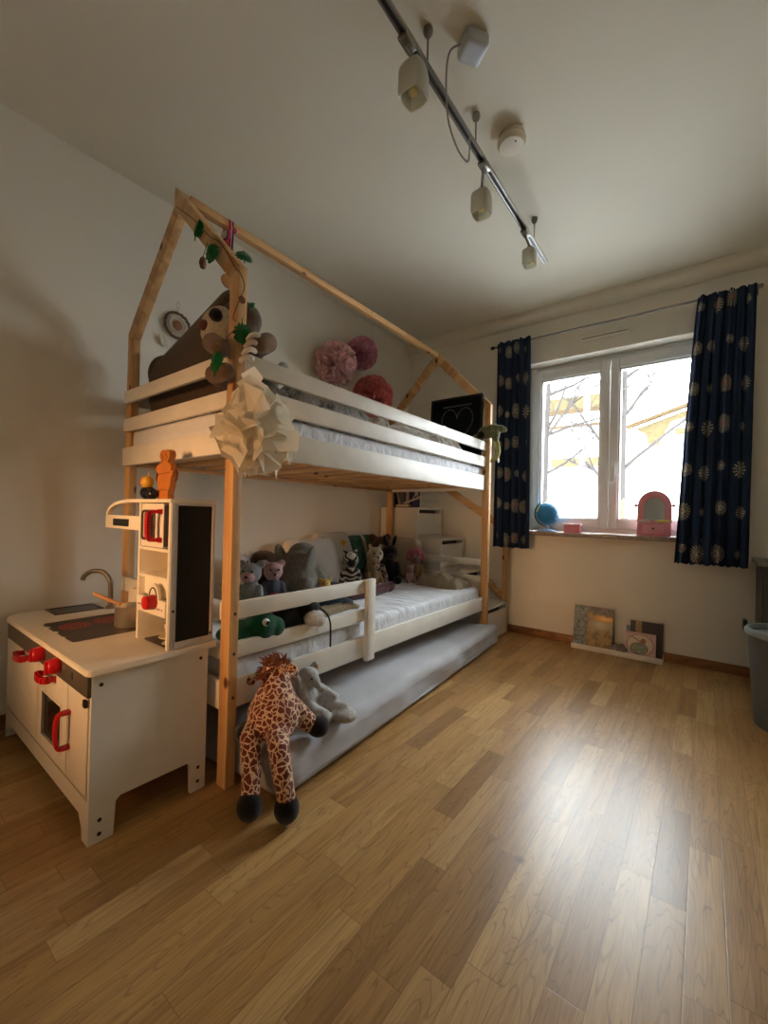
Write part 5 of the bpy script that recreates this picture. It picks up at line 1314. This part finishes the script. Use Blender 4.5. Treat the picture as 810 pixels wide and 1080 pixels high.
# small toys on the upper bunk
toy('plush_mouse', 'pale grey round headed soft toy peeking over rail behind sloth paw', 'soft toy', (.81, .285, 1.277), (0, 0, -.5), sit(.20, 0, 0, 'round', .12, .9), ['f_lgrey', 'f_white'], eyes(.20, .9), nose(.20, .12), .007)
toy('plush_monkey', 'olive plush monkey with long straw coloured arms clinging to far front post', 'soft toy', (1.0, 2.035, 1.455), (0, 0, 0),
    [E((-.02, -.03, .055), (.05, .055, .05)), E((.03, .0, .085), (.045, .05, .04)), E((.075, .02, .085), (.035, .03, .028)), E((.10, .03, .08), (.02, .022, .018)), E((.05, -.01, .04), (.03, .035, .045)),
     K((.04, -.01, .05), (.055, .005, -.01), .022, .018, 1), K((.055, .005, -.01), (.066, .015, -.07), .018, .017, 1), K((.066, .015, -.07), (.056, .01, -.12), .017, .016, 1), K((.056, .01, -.12), (.025, -.005, -.14), .016, .015, 1), K((-.05, -.05, .05), (-.07, -.10, .02), .018, .016, 0)],
    ['f_olive', 'f_straw'], [((.085, .0, .105), .005, 'gloss_black')], [('dark_face', (-.03, -.072, .04), (.03, .02, .03), 'f_black'), ('tag', (.066, .012, -.135), (.006, .012, .02), 'eye_white')], .006)
single('pillow', softbox(.80, 1.925, 1.315, .24, .10, .075, .034, 14, .006, 8, seed=6), 'pillow', 'small white crumpled cushion by blackboard on the upper mattress', 'pillow', (.80, 1.925, 1.277))

# ------------------------------------------------------------------ light and camera
w = bpy.data.worlds.new('overcast'); bpy.context.scene.world = w; w.use_nodes = True
nt = w.node_tree; bg = nt.nodes['Background']
tc = nt.nodes.new('ShaderNodeTexCoord'); sp = nt.nodes.new('ShaderNodeSeparateXYZ'); nt.links.new(tc.outputs['Generated'], sp.inputs[0])
rp = nt.nodes.new('ShaderNodeValToRGB'); nt.links.new(sp.outputs[2], rp.inputs[0])
rp.color_ramp.elements[0].position = 0; rp.color_ramp.elements[0].color = (.9, .93, 1, 1)
rp.color_ramp.elements[1].position = .6; rp.color_ramp.elements[1].color = (.88, .94, 1, 1)
nt.links.new(rp.outputs[0], bg.inputs[0]); bg.inputs[1].default_value = SKY
def area(name, loc, target, sx, sy, energy, col, portal=False, spread=0):
    l = bpy.data.lights.new(name, 'AREA'); l.shape = 'RECTANGLE'; l.size, l.size_y = sx, sy; l.energy = energy; l.color = col
    o = bpy.data.objects.new(name, l); C.objects.link(o); o.location = loc
    o.rotation_euler = (V(target)-V(loc)).to_track_quat('-Z', 'Y').to_euler()
    if portal: l.cycles.is_portal = True
    if spread: l.spread = spread
    return o
area('window_portal', (1.665, 2.78, 1.47), (1.665, 0, 1.47), 1.14, 1.30, 1, (1, 1, 1), True)
area('hall_light', WARM_P, WARM_T, .35, .6, WARM_E, (1.0, .52, .22), False, math.radians(42))
area('room_fill', (2.6, -1.6, 2.3), (1.2, .6, .6), 1.2, 1.2, FILL_E, (1.0, .90, .76))

f, yaw, pitch, roll = 443.1063, .6533, .0077, .0242
cd = bpy.data.cameras.new('camera'); co = bpy.data.objects.new('camera', cd); C.objects.link(co)
cd.sensor_fit = 'VERTICAL'; cd.sensor_height = 36; cd.sensor_width = 27; cd.lens = 36*f/1080; cd.clip_start = .02; cd.clip_end = 200
fw = V((-sin(yaw), cos(yaw), 0)); rt = V((cos(yaw), sin(yaw), 0)); up = V((0, 0, 1))
fw, up = fw*cos(pitch)+up*sin(pitch), up*cos(pitch)-fw*sin(pitch)
rt, up = rt*cos(roll)+up*sin(roll), up*cos(roll)-rt*sin(roll)
co.matrix_world = Matrix.Translation((2.2341, -.7921, .9114)) @ Matrix((rt, up, -fw)).transposed().to_4x4()
sc = bpy.context.scene; sc.camera = co
sc.view_settings.view_transform = 'Standard'; sc.view_settings.look = LOOK; sc.view_settings.exposure = 0
sc.cycles.max_bounces = 10; sc.cycles.diffuse_bounces = 6; sc.cycles.transparent_max_bounces = 16; sc.cycles.use_denoising = True
sc.cycles.sample_clamp_indirect = 8
